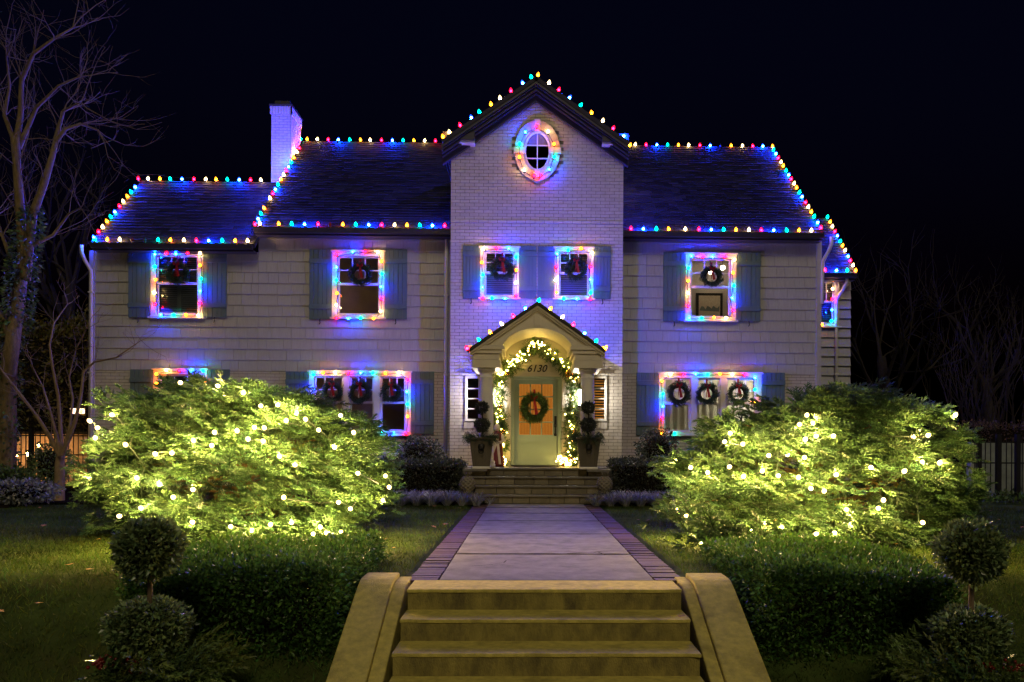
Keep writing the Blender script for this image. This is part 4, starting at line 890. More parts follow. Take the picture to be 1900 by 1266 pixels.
# planters with topiary on the porch piers
def porch_planter(px, label, flip):
    Y = 16.80; x = WX(px, 840, Y); z0 = 0.662; z1 = WZ(px, 813, Y)
    g = empty('porch_planter', (x, Y, z0), label, 'planter', 'planters on the porch piers')
    h = z1-z0-0.05; wb, wt = 0.155, 0.225
    m = MB(); zb = z0+0.05
    m.v = [(x-wb, Y-wb, zb), (x+wb, Y-wb, zb), (x+wb, Y+wb, zb), (x-wb, Y+wb, zb), (x-wt, Y-wt, zb+h), (x+wt, Y-wt, zb+h), (x+wt, Y+wt, zb+h), (x-wt, Y+wt, zb+h)]; m.f = [(3, 2, 1, 0), (4, 5, 6, 7), (0, 1, 5, 4), (1, 2, 6, 5), (2, 3, 7, 6), (3, 0, 4, 7)]
    m.build('pot', M['planter'], g, bevel=0.012)
    for k in (-1, 1): 
        q = MB(); q.v = [(x+k*wb-0.02, Y-wb-0.012, zb), (x+k*wb+0.02, Y-wb-0.012, zb), (x+k*wt+0.02, Y-wt-0.012, zb+h), (x+k*wt-0.02, Y-wt-0.012, zb+h), (x+k*wb-0.02, Y-wb+0.004, zb), (x+k*wb+0.02, Y-wb+0.004, zb), (x+k*wt+0.02, Y-wt+0.004, zb+h), (x+k*wt-0.02, Y-wt+0.004, zb+h)]; q.f = [(0, 1, 2, 3), (7, 6, 5, 4), (0, 3, 7, 4), (1, 5, 6, 2), (3, 2, 6, 7), (0, 4, 5, 1)]; q.build('corner_rib', M['planter'], g)
    MB().box(x-0.19, x+0.19, Y-0.19, Y+0.19, z0, z0+0.05).build('plinth', M['white'], g, bevel=0.012)
    MB().box(x-wt-0.025, x+wt+0.025, Y-wt-0.025, Y+wt+0.025, zb+h-0.03, zb+h+0.012).build('rim', M['planter'], g, bevel=0.008)
    zc = zb+h*0.68; MB().lathe([(0.012, -0.07), (0.05, -0.06), (0.07, 0.0), (0.06, 0.06), (0.01, 0.075)], (x, Y-0.215, zc), 14, 1, 0.55).build('mask', M['iron'], g, smooth=True)
    MB().tube([(x+0.05*math.cos(t), Y-0.245, zc-0.075+0.055*math.sin(t)) for t in np.linspace(0, 2*math.pi, 16)], 0.009, 6).build('ring', M['iron'], g)
    MB().tube([(x, Y, zb+h-0.02), (x+0.01, Y, WZ(px, 775, Y)), (x, Y, WZ(px, 757, Y))], 0.014, 6).build('stem', M['barkdark'], g)
    for (py, r, n) in ((757, 0.125, 900), (789, 0.15, 1200)):
        c = W(px, py, Y); P, D = ball_points(n, c, (r, r, r*0.92), 0.6); leaf_object('ball', 'leafdark', P, D, 0.045, 0.4, 1.3, g)
    n = 60; a = rng.uniform(0, 2*math.pi, n); P = np.stack([x+np.cos(a)*0.17, Y+np.sin(a)*0.17, np.full(n, zb+h+0.01)], axis=1); D = np.stack([np.cos(a), np.sin(a), rng.uniform(-0.7, 0.5, n)], axis=1)
    sprays('fringe', 'wreath', CEDAR_V, CEDAR_F, P, unit(D), rng.uniform(0.45, 0.9, n), 0.5, 1.6, g)
porch_planter(894, 'tapered stone planter with double ball topiary left of the front door', 0); porch_planter(1091, 'tapered stone planter with double ball topiary right of the front door', 1)
# robed figurine beside the door
Yf = 17.95; xf = WX(922, 830, Yf); fg = empty('robed_figurine', (xf, Yf, ZP), 'small robed garden figurine in cream and red beside the left door garland', 'figurine')
hf = WZ(922, 787, Yf)-ZP
MB().lathe([(0.17, 0.0), (0.175, 0.03), (0.15, 0.22*hf), (0.12, 0.45*hf), (0.105, 0.60*hf), (0.115, 0.74*hf), (0.085, 0.80*hf), (0.04, 0.83*hf), (0.03, 0.85*hf)], (xf, Yf, ZP), 20, 1.0, 0.8, mod=lambda r, z, a: r*(1+0.06*math.sin(7*a))).build('robe', M['robe'], fg, smooth=True)
MB().lathe([(0.004, 0.0), (0.05, 0.02), (0.066, 0.07), (0.06, 0.12), (0.03, 0.155), (0.004, 0.16)], (xf, Yf-0.01, ZP+0.83*hf), 16).build('head', M['cloth'], fg, smooth=True)
cl = MB(); cl.prism([(xf-0.05, Yf-0.12, ZP+0.76*hf), (xf+0.03, Yf-0.12, ZP+0.76*hf), (xf+0.10, Yf-0.16, ZP+0.05), (xf+0.05, Yf-0.16, ZP+0.05), (xf+0.0, Yf-0.13, ZP+0.5*hf), (xf-0.10, Yf-0.16, ZP+0.18), (xf-0.13, Yf-0.15, ZP+0.20)], (0, 0.02, 0)); cl.build('mantle', M['cloth'], fg)
for s in (-1, 1): MB().tube([(xf+s*0.10, Yf, ZP+0.74*hf), (xf+s*0.155, Yf-0.05, ZP+0.60*hf), (xf+s*0.06, Yf-0.14, ZP+0.56*hf)], [0.045, 0.04, 0.03], 8).build('sleeve', M['cloth'], fg, smooth=True)

# pineapple finials flanking the porch steps
def finial(px, label):
    Y = 15.75; x = WX(px, 900, Y); g = empty('pineapple_finial', (x, Y, 0), label, 'finial', 'stone pineapples beside the porch steps'); zb = WZ(px, 928, Y)
    MB().box(x-0.15, x+0.15, Y-0.15, Y+0.15, 0, zb+0.01).build('plinth', M['caststone'], g, bevel=0.01)
    MB().lathe([(0.13, 0.0), (0.14, 0.03), (0.08, 0.06), (0.06, 0.10), (0.10, 0.13), (0.12, 0.15)], (x, Y, zb+0.01), 18).build('pedestal', M['caststone'], g, smooth=True)
    def lat(r, z, a):
        u = (a/(2*math.pi)*9+z*13) % 1; v = (a/(2*math.pi)*9-z*13) % 1; return r*(0.84+0.22*min(1, 4*min(u, 1-u))*min(1, 4*min(v, 1-v)))
    zz = np.linspace(0, 1, 30); MB().lathe([(0.03+0.125*math.sin(math.pi*(0.12+0.80*t))**0.7, 0.16+0.30*t) for t in zz], (x, Y, zb), 72, mod=lat).build('fruit', M['caststone'], g, smooth=True)
    lf = MB()
    for k in range(14):
        a = k*2.4; tl = 0.5+0.5*(k % 3)/2; d = Vector((math.cos(a), math.sin(a), 0)); n = Vector((-d.y, d.x, 0)); b = Vector((x, Y, zb+0.44)); t = b+d*0.085*tl+Vector((0, 0, 0.11)); lf.prism([b-n*0.022, b+n*0.022, (b+t)/2+n*0.024+d*0.02, t, (b+t)/2-n*0.024+d*0.02], d*0.008+Vector((0, 0, 0.004)))
    lf.build('crown', M['caststone'], g)
finial(867, 'mossy cast stone pineapple finial left of the porch steps'); finial(1122, 'mossy cast stone pineapple finial right of the porch steps')

# ------------------------------------------------------------------ strings of coloured lights
COL = {'R': (1.0, 0.006, 0.045), 'B': (0.015, 0.09, 1.0), 'G': (0.0, 0.80, 0.58), 'O': (1.0, 0.34, 0.012), 'W': (1.0, 0.74, 0.34)}
CORE = {'R': ((1.0, 0.004, 0.030), 60), 'B': ((0.002, 0.06, 1.0), 3900), 'G': ((0.0, 1.0, 0.60), 70), 'O': ((1.0, 0.27, 0.004), 90), 'W': ((1.0, 0.68, 0.30), 130)}
GAIN = 3.2
bulb_me, core_me = {}, {}
def lathe_me(prof, sides, name): return MB().lathe(prof, (0, 0, 0), sides).mesh(name, True)
for k in COL:
    b = lathe_me([(0.021, 0.0), (0.034, 0.017), (0.038, 0.038), (0.032, 0.064), (0.018, 0.088), (0.005, 0.104)], 10, 'bulb'); b.materials.append(shell_mat('bulb_glass_'+k, COL[k], 3.2)); bulb_me[k] = b
    for lv, gg in (('lo', 0.11 if k == 'B' else 0.32), ('mid', 1.0), ('hi', 1.1 if k == 'B' else 2.2)): c = ico(0.026, 1); c.name = 'filament'; c.materials.append(emit('bulb_core_'+k+'_'+lv, CORE[k][0], CORE[k][1]*GAIN*gg)); core_me[k, lv] = c
dead_me = {}
for k, cc in (('r', (0.10, 0.01, 0.012)), ('b', (0.015, 0.03, 0.06))):
    b = lathe_me([(0.020, 0.0), (0.030, 0.018), (0.033, 0.036), (0.026, 0.062), (0.014, 0.086), (0.005, 0.10)], 10, 'bulb'); b.materials.append(mat('unlit_bulb_'+k, cc, 0.1, 0.1, 10, 0)); dead_me[k] = b
sock_me = lathe_me([(0.020, -0.045), (0.024, -0.04), (0.024, 0.002), (0.02, 0.004)], 8, 'socket'); sock_me.materials.append(M['wire'])
def bulb(parent, p, k, direction, lv='mid'):
    q = Vector((0, 0, 1)).rotation_difference(Vector(direction).normalized())
    o = obj('bulb', bulb_me.get(k) or dead_me[k], None, parent, p); o.rotation_mode = 'QUATERNION'; o.rotation_quaternion = q
    s = obj('socket', sock_me, None, o, (0, 0, 0), True)
    if (k, lv) in core_me: obj('filament', core_me[k, lv], None, o, (0, 0, 0.036), True)
    return o
def string(label, items, place, direction, group='coloured light strings', wire_off=(0, 0, -0.03), sag=0.02, closed=False, lv='mid'):
    P = [(place(px, py), k) for (px, py, k) in items]; g = empty('light_string', P[0][0], label, 'string lights', group); pts = []
    for i, (p, k) in enumerate(P):
        dv = Vector(direction).normalized()+Vector((random.gauss(0, .13), random.gauss(0, .13), random.gauss(0, .10)))
        base = p-Vector(dv).normalized()*0.045; bulb(g, base, k, dv, lv); w = base-Vector(dv).normalized()*0.03
        if pts: mid = (pts[-1]+w)/2; mid.z -= sag*random.uniform(0.3, 1.2); pts.append(mid)
        pts.append(w)
    if closed: pts.append(pts[0])
    MB().tube(pts, 0.006, 5).build('wire', M['wire'], g); return g
def items(t): return [(float(a), float(b), c) for a, b, c in (q.split(',') for q in t.split())]
up3 = (0, 0, 1); V3 = Vector
def on_line(A, B): return lambda px, py: snap(px, py, V3(A), V3(B))
def on_plane(Y): return lambda px, py: W(px, py, Y)
eo = 0.055
string('multicoloured bulbs climbing the gable edge of the left wing roof', items('168,436,B 176,425,R 185,417,W 193,407,O 201,399,G 209,390,B 217,379,R 225,371,W 233,362,O 240,354,G 247,344,B'), on_line((XWR+0.02, EY, WEZ+eo), (XWR+0.02, WRY, WRZ+eo)), (-0.15, -0.5, 1))
string('multicoloured bulbs along the ridge of the left wing roof', items('257,335,R 275,334,W 297,334,O 316,335,G 338,335,B 360,334,R 382,335,W 401,334,O 422,335,G 444,335,B 465,335,R 484,335,W'), on_line((XWR, WRY-0.03, WRZ+eo), (XMAIN, WRY-0.03, WRZ+eo)), up3)
string('multicoloured bulbs with two unlit ones along the left wing gutter', items('175,443,G 199,444,O 222,443,W 246,444,r 269,444,b 293,443,G 316,444,O 341,444,W 364,443,R 387,444,B 412,444,G 436,444,O 459,443,W'), on_line((XWR, EY-0.03, WEZ+0.075), (XMAIN, EY-0.03, WEZ+0.075)), up3)
string('multicoloured bulbs climbing the main roof edge past the chimney', items('465,411,R 471,401,B 477,392,G 482,381,O 494,363,W 497,353,R 502,345,B 506,336,G 513,327,O 517,318,W 522,310,R 525,302,B 531,294,G 536,286,O 542,276,W 549,270,R'), on_line((XRK0+0.02, EY, EZ+eo), (XRK0+0.02, RY, RZ+eo)), (-0.15, -0.5, 1))
string('multicoloured bulbs along the main ridge between chimney and tower', items('558,259,G 570,259,O 589,260,W 609,260,R 628,261,B 649,261,G 669,261,O 687,262,W 708,262,R 728,262,B 748,263,G 768,262,O 788,263,W 808,262,R'), on_line((XRK0, RY-0.03, RZ+eo), (XRK1, RY-0.03, RZ+eo)), up3)
string('multicoloured bulbs along the main gutter left of the tower', items('482,413,W 517,414,O 541,414,G 565,414,B 590,414,R 612,414,r 636,415,O 660,415,G 684,415,B 708,415,R 732,415,W 755,417,O 779,417,G 802,416,B 825,416,R'), on_line((XRK0, EY-0.03, EZ+0.085), (XRK1, EY-0.03, EZ+0.085)), up3)
string('multicoloured bulbs up the left side of the tower gable', items('822,254,O 831,241,W 851,228,R 872,214,B 887,204,G 909,190,O 926,179,W 946,165,R 968,151,B 984,140,G'), on_line((TX0, 18.24, TEZ+0.07), (TXM, 18.24, TRZ+0.07)), (-0.35, -0.2, 1))
string('multicoloured bulbs from the gable peak down its right side', items('1004,129,O 1024,145,W 1042,158,R 1062,173,B 1082,188,G 1102,202,O 1123,217,W 1143,230,R 1163,244,B'), on_line((TX1, 18.24, TEZ+0.07), (TXM, 18.24, TRZ+0.07)), (0.35, -0.2, 1))
string('short run of bulbs along the right side eave of the tower', items('1176,272,O 1174,281,W 1170,290,R 1167,298,B 1164,307,G 1162,316,O 1159,323,W'), on_line((TX1+0.02, 18.3, TEZ+0.0), (TX1+0.02, 21.2, TEZ+0.0)), (0.5, -0.3, 1))
string('multicoloured bulbs along the main ridge right of the tower', items('1179,264,W 1199,265,R 1219,265,B 1239,265,G 1259,266,O 1278,266,W 1299,265,R 1318,266,B 1337,266,b 1357,266,O 1378,267,W 1397,267,R 1416,266,B 1434,266,O'), on_line((XRK0, RY-0.03, RZ+eo-0.03), (XRK1, RY-0.03, RZ+eo-0.03)), up3)
string('multicoloured bulbs down the right gable edge of the main roof', items('1442,273,G 1447,280,B 1451,288,R 1456,296,W 1460,303,O 1465,312,G 1470,320,B 1474,328,R 1480,336,W 1484,344,O 1489,353,G 1494,361,B 1500,372,R 1504,381,W 1510,390,O 1516,398,G 1521,410,B 1527,420,R'), on_line((XRK1-0.02, EY, EZ+eo), (XRK1-0.02, RY, RZ+eo)), (0.15, -0.5, 1))
string('multicoloured bulbs along the main gutter right of the tower', items('1171,420,R 1194,421,B 1218,421,G 1241,420,O 1272,421,W 1297,421,R 1320,421,B 1343,422,G 1366,422,O 1390,422,W 1413,422,R 1436,421,B 1460,423,G 1483,424,O 1506,423,W'), on_line((XRK0, EY-0.03, EZ+0.06), (XRK1, EY-0.03, EZ+0.06)), up3)
string('multicoloured bulbs down the gable edge of the low right wing', items('1531,405,G 1536,414,O 1541,422,W 1546,431,R 1551,439,B 1557,449,G 1561,457,O 1567,465,W 1574,475,B 1577,484,R 1583,492,W 1589,501,O'), on_line((RWX-0.02, 20.3, RWEZ+eo), (RWX-0.02, RWRY, RWRZ+eo)), (0.15, -0.5, 1))
string('three coloured bulbs along the low right wing gutter', items('1531,502,R 1552,503,B 1572,502,G'), on_line((XR, 20.27, RWEZ+0.07), (RWX, 20.27, RWEZ+0.07)), up3)
string('multicoloured bulbs up the left slope of the porch roof', items('869,650,R 888,630,G 909,616,O 930,600,W 951,585,R 973,570,B'), on_line((PXM-HWp-0.03, PF-0.07, ESP+0.07), (AP.x, PF-0.07, AP.z+0.09)), (-0.5, -0.1, 1), lv='hi')
string('multicoloured bulbs down the right slope of the porch roof', items('1001,556,G 1022,572,O 1044,588,W 1064,602,R 1085,618,B 1106,633,G 1122,648,O'), on_line((PXM+HWp+0.03, PF-0.07, ESP+0.07), (AP.x, PF-0.07, AP.z+0.09)), (0.5, -0.1, 1), lv='hi')
def on_eave(s): return on_line((PXM+s*(HWp+0.05), PF, ESP+0.03), (PXM+s*(HWp+0.05), 18.5, ESP+0.03))
string('two bulbs where the porch roof meets the wall on the left', items('868,656,R 872,660,B'), on_eave(-1), (-0.6, 0, 1)); string('two bulbs where the porch roof meets the wall on the right', items('1121,656,W 1117,660,W'), on_eave(1), (0.6, 0, 1))
fr_ = (0, -1, 0.12); gw = 'coloured lights framing windows'
def frame_string(label, t, Y): return string(label, items(t), on_plane(Y-0.15), fr_, gw, sag=0.004, lv='lo')
frame_string('coloured bulbs framing the upper window of the left wing', '287,565,R 286,543,W 288,519,O 287,495,G 287,472,B 309,470,R 326,471,B 348,469,R 371,470,W 371,492,O 373,517,G 371,540,B 371,563,R 368,585,W 345,584,O 322,584,G 298,584,B', YM)
frame_string('coloured bulbs framing the upper window between wing and tower', '624,566,W 625,544,O 624,520,G 624,496,B 624,473,R 654,467,B 678,467,R 701,468,W 707,485,O 709,508,G 707,532,B 707,555,R 706,578,W 693,591,O 669,590,G 646,591,B 624,590,R', YM)
frame_string('coloured bulbs framing the tower window nearer the chimney', '895,533,B 896,510,G 894,487,O 897,462,W 921,461,R 944,461,B 958,477,G 958,501,O 957,525,W 958,549,R 937,554,B 913,553,G 896,554,R', YT)
frame_string('coloured bulbs framing the tower window farther from the chimney', '1033,543,O 1031,520,W 1032,496,R 1034,471,B 1054,464,G 1078,461,O 1099,469,W 1096,495,R 1096,519,B 1096,543,G 1095,555,R 1070,554,B 1046,554,G', YT)
frame_string('coloured bulbs framing the lamplit upper window right of the tower', '1277,568,R 1277,544,W 1277,521,O 1278,497,G 1283,475,B 1304,477,R 1322,476,B 1345,477,R 1363,482,W 1360,506,O 1362,530,G 1359,553,B 1360,576,R 1347,590,W 1325,589,O 1302,590,G 1279,590,B', YM)
frame_string('coloured bulbs framing the lower left triple window', '583,743,R 582,721,B 581,695,G 599,692,O 622,692,W 646,693,R 669,692,B 692,692,G 715,693,O 740,692,W 756,704,R 755,727,B 756,750,G 756,773,O 754,804,R 730,803,B 708,803,G', YM)
frame_string('coloured bulbs framing the curtained lower right triple window', '1252,804,G 1228,804,O 1229,776,R 1230,754,B 1230,731,G 1228,707,O 1244,695,W 1268,695,R 1291,694,B 1313,695,G 1336,694,O 1359,695,W 1381,695,R 1401,701,B 1401,723,G 1401,745,O', YM)
frame_string('coloured bulbs over the lower window of the left wing behind the spruce', '290,712,O 290,694,O 308,687,W 332,688,R 355,688,B 377,688,G 381,706,O', YM)
frame_string('coloured bulbs down the small window of the low right wing', '1526,520,G 1546,520,O 1545,536,W 1544,555,R 1544,575,B 1543,596,G 1525,602,O', YW)
string('ring of coloured bulbs round the oval gable window', items('996,235,R 1017,244,W 1028,267,O 1029,291,G 1019,314,B 1003,326,R 991,326,R 973,315,W 964,291,O 964,267,G 975,245,B'), on_plane(YT-0.17), fr_, gw, sag=0.0, closed=True, lv='lo')

# lamps of the lit rooms, added unseen ones, and things seen there
M['shade'] = emit('lamp_shade_glow', (1.0, 0.76, 0.48), 45.0)
for (px, py, Y, r, lab, cat) in ((1318, 505, YM+1.5, 0.055, 'glowing bulb of the pendant lamp behind the wreathed upper right window', 'lamp'), (1341, 497, YM+1.6, 0.06, 'brighter pendant bulb beside it in the upper right room', 'lamp')):
    p = W(px, py, Y); g = empty('pendant_lamp', p, lab, cat, 'pendant lamps in the upper right room'); m = ico(r, 2); obj('globe', m, M['shade'], g, p); MB().tube([(p.x, p.y, p.z+r), (p.x, p.y, p.z+r+0.5)], 0.008, 5).build('cord', M['iron'], g)
p0 = W(1316, 569, YM+2.36); pic = empty('framed_picture', p0, 'framed pale landscape print on the wall seen through the upper right window', 'picture')
MB().box(p0.x-0.36, p0.x+0.36, p0.y-0.02, p0.y+0.02, p0.z-0.42, p0.z+0.36).build('frame', M['barkdark'], pic); MB().box(p0.x-0.29, p0.x+0.29, p0.y-0.026, p0.y-0.0205, p0.z-0.35, p0.z+0.29).build('print', M['cloth'], pic)
hillm = MB(); hp = [(p0.x-0.27, p0.y-0.031, p0.z-0.12)]+[(p0.x-0.27+0.054*k, p0.y-0.031, p0.z-0.10+0.12*abs(math.sin(k*1.1))) for k in range(11)]+[(p0.x+0.27, p0.y-0.031, p0.z-0.14)]; hillm.prism(hp, (0, 0.004, 0)).build('drawn_hills', M['palewall'], pic)
def room_lamp(x, y, z, lab, r=0.09, s=None):
    g = empty('hidden_lamp', (x, y, z-0.3), lab, 'lamp'); MB().lathe([(0.12, 0), (0.085, 0.2)], (x, y, z), 14).build('shade', s or M['shade'], g, smooth=True); MB().lathe([(0.06, -0.3), (0.03, -0.2), (0.05, -0.1), (0.015, -0.02), (0.012, 0.0)], (x, y, z), 12).build('lamp_base', M['cream'], g, smooth=True)
M['shade2'] = emit('lamp_shade_glow_pale', (1.0, 0.88, 0.62), 230.0)
M['added_shade'] = emit('added_lamp_glow', (1.0, 0.62, 0.34), 6.0)  # for two added lamps, out of view, that brighten dim rooms
room_lamp(WR['main_up'][0]-0.22, YM+0.8, 4.6, 'unseen lamp added to brighten the upper window between wing and tower', s=M['added_shade'])
room_lamp(WR['low_left'][0]-0.2, YM+0.8, 1.8, 'unseen lamp added to brighten the lower left triple window', s=M['added_shade'])
room_lamp(WR['low_right'][1]+0.2, YM+0.9, 2.45, 'table lamp standing inside the curtained lower right window', s=M['shade2'])
M['sheer'] = leaf_mat('sheer_curtain', (0.55, 0.53, 0.46), 0.6, 0.8, 0.1)
def curtain(x0, x1, z0, z1, y, lab):
    n = 60; V = []; 
    for k in range(n+1):
        x = x0+(x1-x0)*k/n; yy = y+0.03*math.sin(k*1.35)+0.012*math.sin(k*3.1)
        V += [(x, yy, z0), (x, yy, z1)]
    Fq = [(2*k, 2*k+2, 2*k+3, 2*k+1) for k in range(n)]; o = obj('sheer_curtain', npmesh('sheer_curtain', np.array(V), np.array(Fq), np.ones((len(V), 3)), True), M['sheer']); tag(o, lab, 'curtain')
a, b, c, d_ = WR['low_right']; curtain(a+0.1, b-0.1, c+0.08, c+(d_-c)*0.52, YM+0.22, 'pale cafe curtain drawn across the lower right triple window')

# ------------------------------------------------------------------ spruces wrapped in warm lights
M['warmcore'] = emit('warm_bulb_core', (1.0, 0.78, 0.33), 3500.0)
wb_me = lathe_me([(0.014, 0.0), (0.024, 0.012), (0.027, 0.030), (0.022, 0.050), (0.010, 0.066), (0.004, 0.072)], 9, 'bulb'); wb_me.materials.append(shell_mat('warm_bulb_glass', (1.0, 0.78, 0.36), 2.5))
wc_me = ico(0.0145, 1); wc_me.materials.append(M['warmcore'])
SPR_V, SPR_F = needle_twigs(0.17, 5, 0.0125, 0.030, 0.0042, 2, 0.80, 3, core=0.008)
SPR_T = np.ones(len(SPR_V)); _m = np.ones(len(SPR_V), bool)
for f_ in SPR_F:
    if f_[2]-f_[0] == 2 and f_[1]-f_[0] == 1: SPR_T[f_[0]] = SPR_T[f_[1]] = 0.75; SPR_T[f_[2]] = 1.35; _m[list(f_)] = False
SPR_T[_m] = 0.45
def spruce(label, c, ax, hu, hd, lights, slabel, npads, seed, ez=2.0, gaps=(), skew=0.0, extra=()):
    g = np.random.default_rng(seed); root = empty('spruce', (c[0], c[1], 0), label, 'spruce'); c = np.array(c)
    P0 = []; dn = []
    tiers = [(-0.88, 0), (-0.60, 1), (-0.30, 2), (0.02, 3), (0.34, 4), (0.64, 5), (0.90, 6)]
    for (v, ti) in tiers:
        rr = max(0.12, (1-abs(v)**ez))**(1/ez)
        rings = [(1.0, 0.30)] if v < 0.5 else ([(1.0, 0.32), (0.68, 0.42)] if v < 0.8 else [(1.0, 0.34), (0.62, 0.42), (0.25, 0.45)])
        for (q, sp) in rings:
            cnt = max(4, int(2*math.pi*math.sqrt((ax[0]**2+ax[1]**2)/2)*rr*q/sp)); ph0 = g.uniform(0, 6.28)
            for m_ in range(cnt):
                th = ph0+2*math.pi*(m_+g.uniform(-0.3, 0.3))/cnt; dx, dy = math.cos(th), math.sin(th)
                wob = 0.11*math.sin(th*3+ti*1.9)+0.07*math.sin(th*7+ti*4.1); sc = rr*q*g.uniform(0.80, 1.04)
                zz = c[2]+(hu*(1+skew*dx*rr) if v > 0 else hd)*v+wob*(1 if v > -0.8 else 0.3)
                P0.append((c[0]+ax[0]*dx*sc, c[1]+ax[1]*dy*sc, max(0.03, zz))); dn.append((dx*q, dy*q, 0.25*v+(0.8*(1-q))))
    for (px, py, Y) in extra: P0.append(tuple(W(px, py, Y))); dn.append((0.3*(-1 if px > 950 else 1), -1, 0.1))
    P0 = np.array(P0); d = unit(np.array(dn)); npads = len(P0); keep = np.ones(npads, bool)
    for (gx, gy, gz_, gr) in gaps: keep &= np.linalg.norm(P0-np.array((gx, gy, gz_)), axis=1) > gr
    P0, d = P0[keep], d[keep]; npads = len(P0)
    out = unit(np.stack([d[:, 0]*ax[0], d[:, 1]*ax[1], d[:, 2]*0.8], axis=1)+g.normal(size=(npads, 3))*0.15); lat = unit(np.cross(out, (0, 0, 1))+1e-6)
    PP = []; DD = []; TT = []
    for i in range(npads):
        per = 42 if P0[i, 1] < c[1]+0.3 else 14
        o = g.uniform(-0.48, 0.05, per); l = g.normal(0, 0.17, per)*(1-0.4*o); z = g.normal(0, 0.050, per)-1.3*l*l-0.12*np.maximum(0, o+0.15)
        PP.append(P0[i]+out[i]*o[:, None]+lat[i]*l[:, None]+np.array((0, 0, 1))*z[:, None])
        DD.append(out[i]*0.9+lat[i]*(l*3.0)[:, None]+np.array((0, 0, 1))*(0.10+g.normal(0, 0.32, per))[:, None]+g.normal(size=(per, 3))*0.28); t = g.uniform(0.65, 1.25); TT.append(np.full(per, t)*g.uniform(0.65, 1.35, per))
    P = np.concatenate(PP); D = unit(np.concatenate(DD)); tt = np.concatenate(TT); w = g.normal(0, 0.08, len(P)); T = np.stack([tt*(1+w), tt, tt*(1-w)], axis=1)
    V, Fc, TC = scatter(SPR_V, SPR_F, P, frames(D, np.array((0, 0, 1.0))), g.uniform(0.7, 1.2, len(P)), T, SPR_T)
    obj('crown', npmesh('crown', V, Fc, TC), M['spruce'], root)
    MB().tube([(c[0], c[1], -0.1), (c[0]+0.05, c[1], 0.35), (c[0]-0.04, c[1]+0.03, 0.9), (c[0], c[1], c[2]+hu*0.6)], [0.15, 0.13, 0.10, 0.03], 9).build('trunk', M['dead'], root, smooth=True)
    lm = MB()
    for i in range(0, npads, 3):
        q = P0[i]; s = Vector((c[0], c[1], 0.25+0.75*(q[2])*0.7)); e = Vector(q)-Vector(out[i])*0.25; mid = (s+e)/2+Vector((0, 0, 0.10)); lm.tube([s, mid, e], [0.018, 0.011, 0.005], 5, cap=False)
    lm.build('boughs', M['dead'], root, kind='stuff')
    n = 900; dd = unit(g.normal(size=(n, 3))); q = c+dd*np.stack([np.full(n, ax[0]), np.full(n, ax[1]), np.where(dd[:, 2] > 0, hu, hd)], axis=1)*g.uniform(0.60, 0.80, n)[:, None]; q[:, 2] = np.maximum(q[:, 2], 0.05); tt = g.uniform(0.25, 0.6, n); V, Fc, TC = scatter(SPR_V, SPR_F, q, frames(unit(dd+g.normal(size=(n, 3))*0.5)), g.uniform(0.9, 1.4, n), np.stack([tt, tt, tt], axis=1), SPR_T); obj('shaded_inner_foliage', npmesh('shaded_inner_foliage', V, Fc, TC), M['spruce'], root)  # inner sprays tinted dark, shade of the gaps put into the colour
    # dry inner needles
    n = 260; dd = unit(g.normal(size=(n, 3))); q = c+dd*np.array((ax[0], ax[1], (hu+hd)/2))*g.uniform(0.35, 0.66, n)[:, None]; V, Fc, TC = scatter(TWIG_V, TWIG_F, q, frames(unit(dd+g.normal(size=(n, 3))*0.5)), g.uniform(0.9, 1.5, n), np.stack([g.uniform(0.7, 1.5, n), g.uniform(0.4, 0.6, n), g.uniform(0.15, 0.3, n)], axis=1)); obj('dry_twigs', npmesh('dry_twigs', V, Fc, TC), M['spruce'], root)
    # bulbs lie in the outer needles
    s = empty('light_string', (c[0], c[1]-ax[1], 0.8), slabel, 'string lights', 'warm lights in the spruces'); pts = []
    for (px, py) in lights:
        dr = ray(px, py); best = None; lim = g.choice((1.08, 1.0, 0.86))
        for Y in np.arange(c[1]-ax[1]*1.25, c[1]+0.2, 0.03):
            p = CAM+dr*(Y/dr.y); v = (np.array(p)-c)/np.array((ax[0], ax[1], hu if p.z > c[2] else hd)); f = (np.abs(v)**ez).sum()
            if f < lim: best = p; break
        if best is None: best = CAM+dr*((c[1]-0.55*ax[1])/dr.y)
        o = obj('bulb', wb_me, None, s, best-Vector((0, 0.06, 0.02))); o.rotation_euler = (R(70)+random.uniform(-.5, .5), random.uniform(-.6, .6), 0); obj('filament', wc_me, None, o, (0, 0, 0.032), True); pts.append(best+Vector((0, 0.0, -0.02)))
    # cable threaded from bulb to bulb inside the needles
    left = pts[:]; cur = left.pop(0); chain = [cur]
    while left:
        j = min(range(len(left)), key=lambda i: (left[i]-cur).length); nx = left.pop(j); mid = (cur+nx)/2; mid.y += 0.25; mid.z -= 0.05; chain += [mid, nx]; cur = nx
    MB().tube(chain, 0.006, 4).build('wire', M['wire'], s)
    return root
def zl(t, ox, oy, sc): return [(ox+float(a)/sc, oy+float(b)/sc) for a, b in (q.split(',') for q in t.split())]
LA = zl('672,80 866,100 997,135 208,283 247,310 232,370 848,340 740,385 830,408 1020,376 1052,312 1105,318 1210,282 1265,237 1315,272 1085,198 1172,195 1383,325 1562,342 1495,248 1182,457 1262,503 1725,557 1585,548 1708,693 1485,693 1545,725 1200,678 738,630 565,603 447,577 205,570 473,728 558,790 737,800 930,820 1040,838 1240,803 1130,815 1393,828 1355,858 1422,856 1495,850 392,405 625,445 637,667 1745,622 360,765 320,245 1465,415 960,335 1100,385 548,452', 100, 680, 2.794)
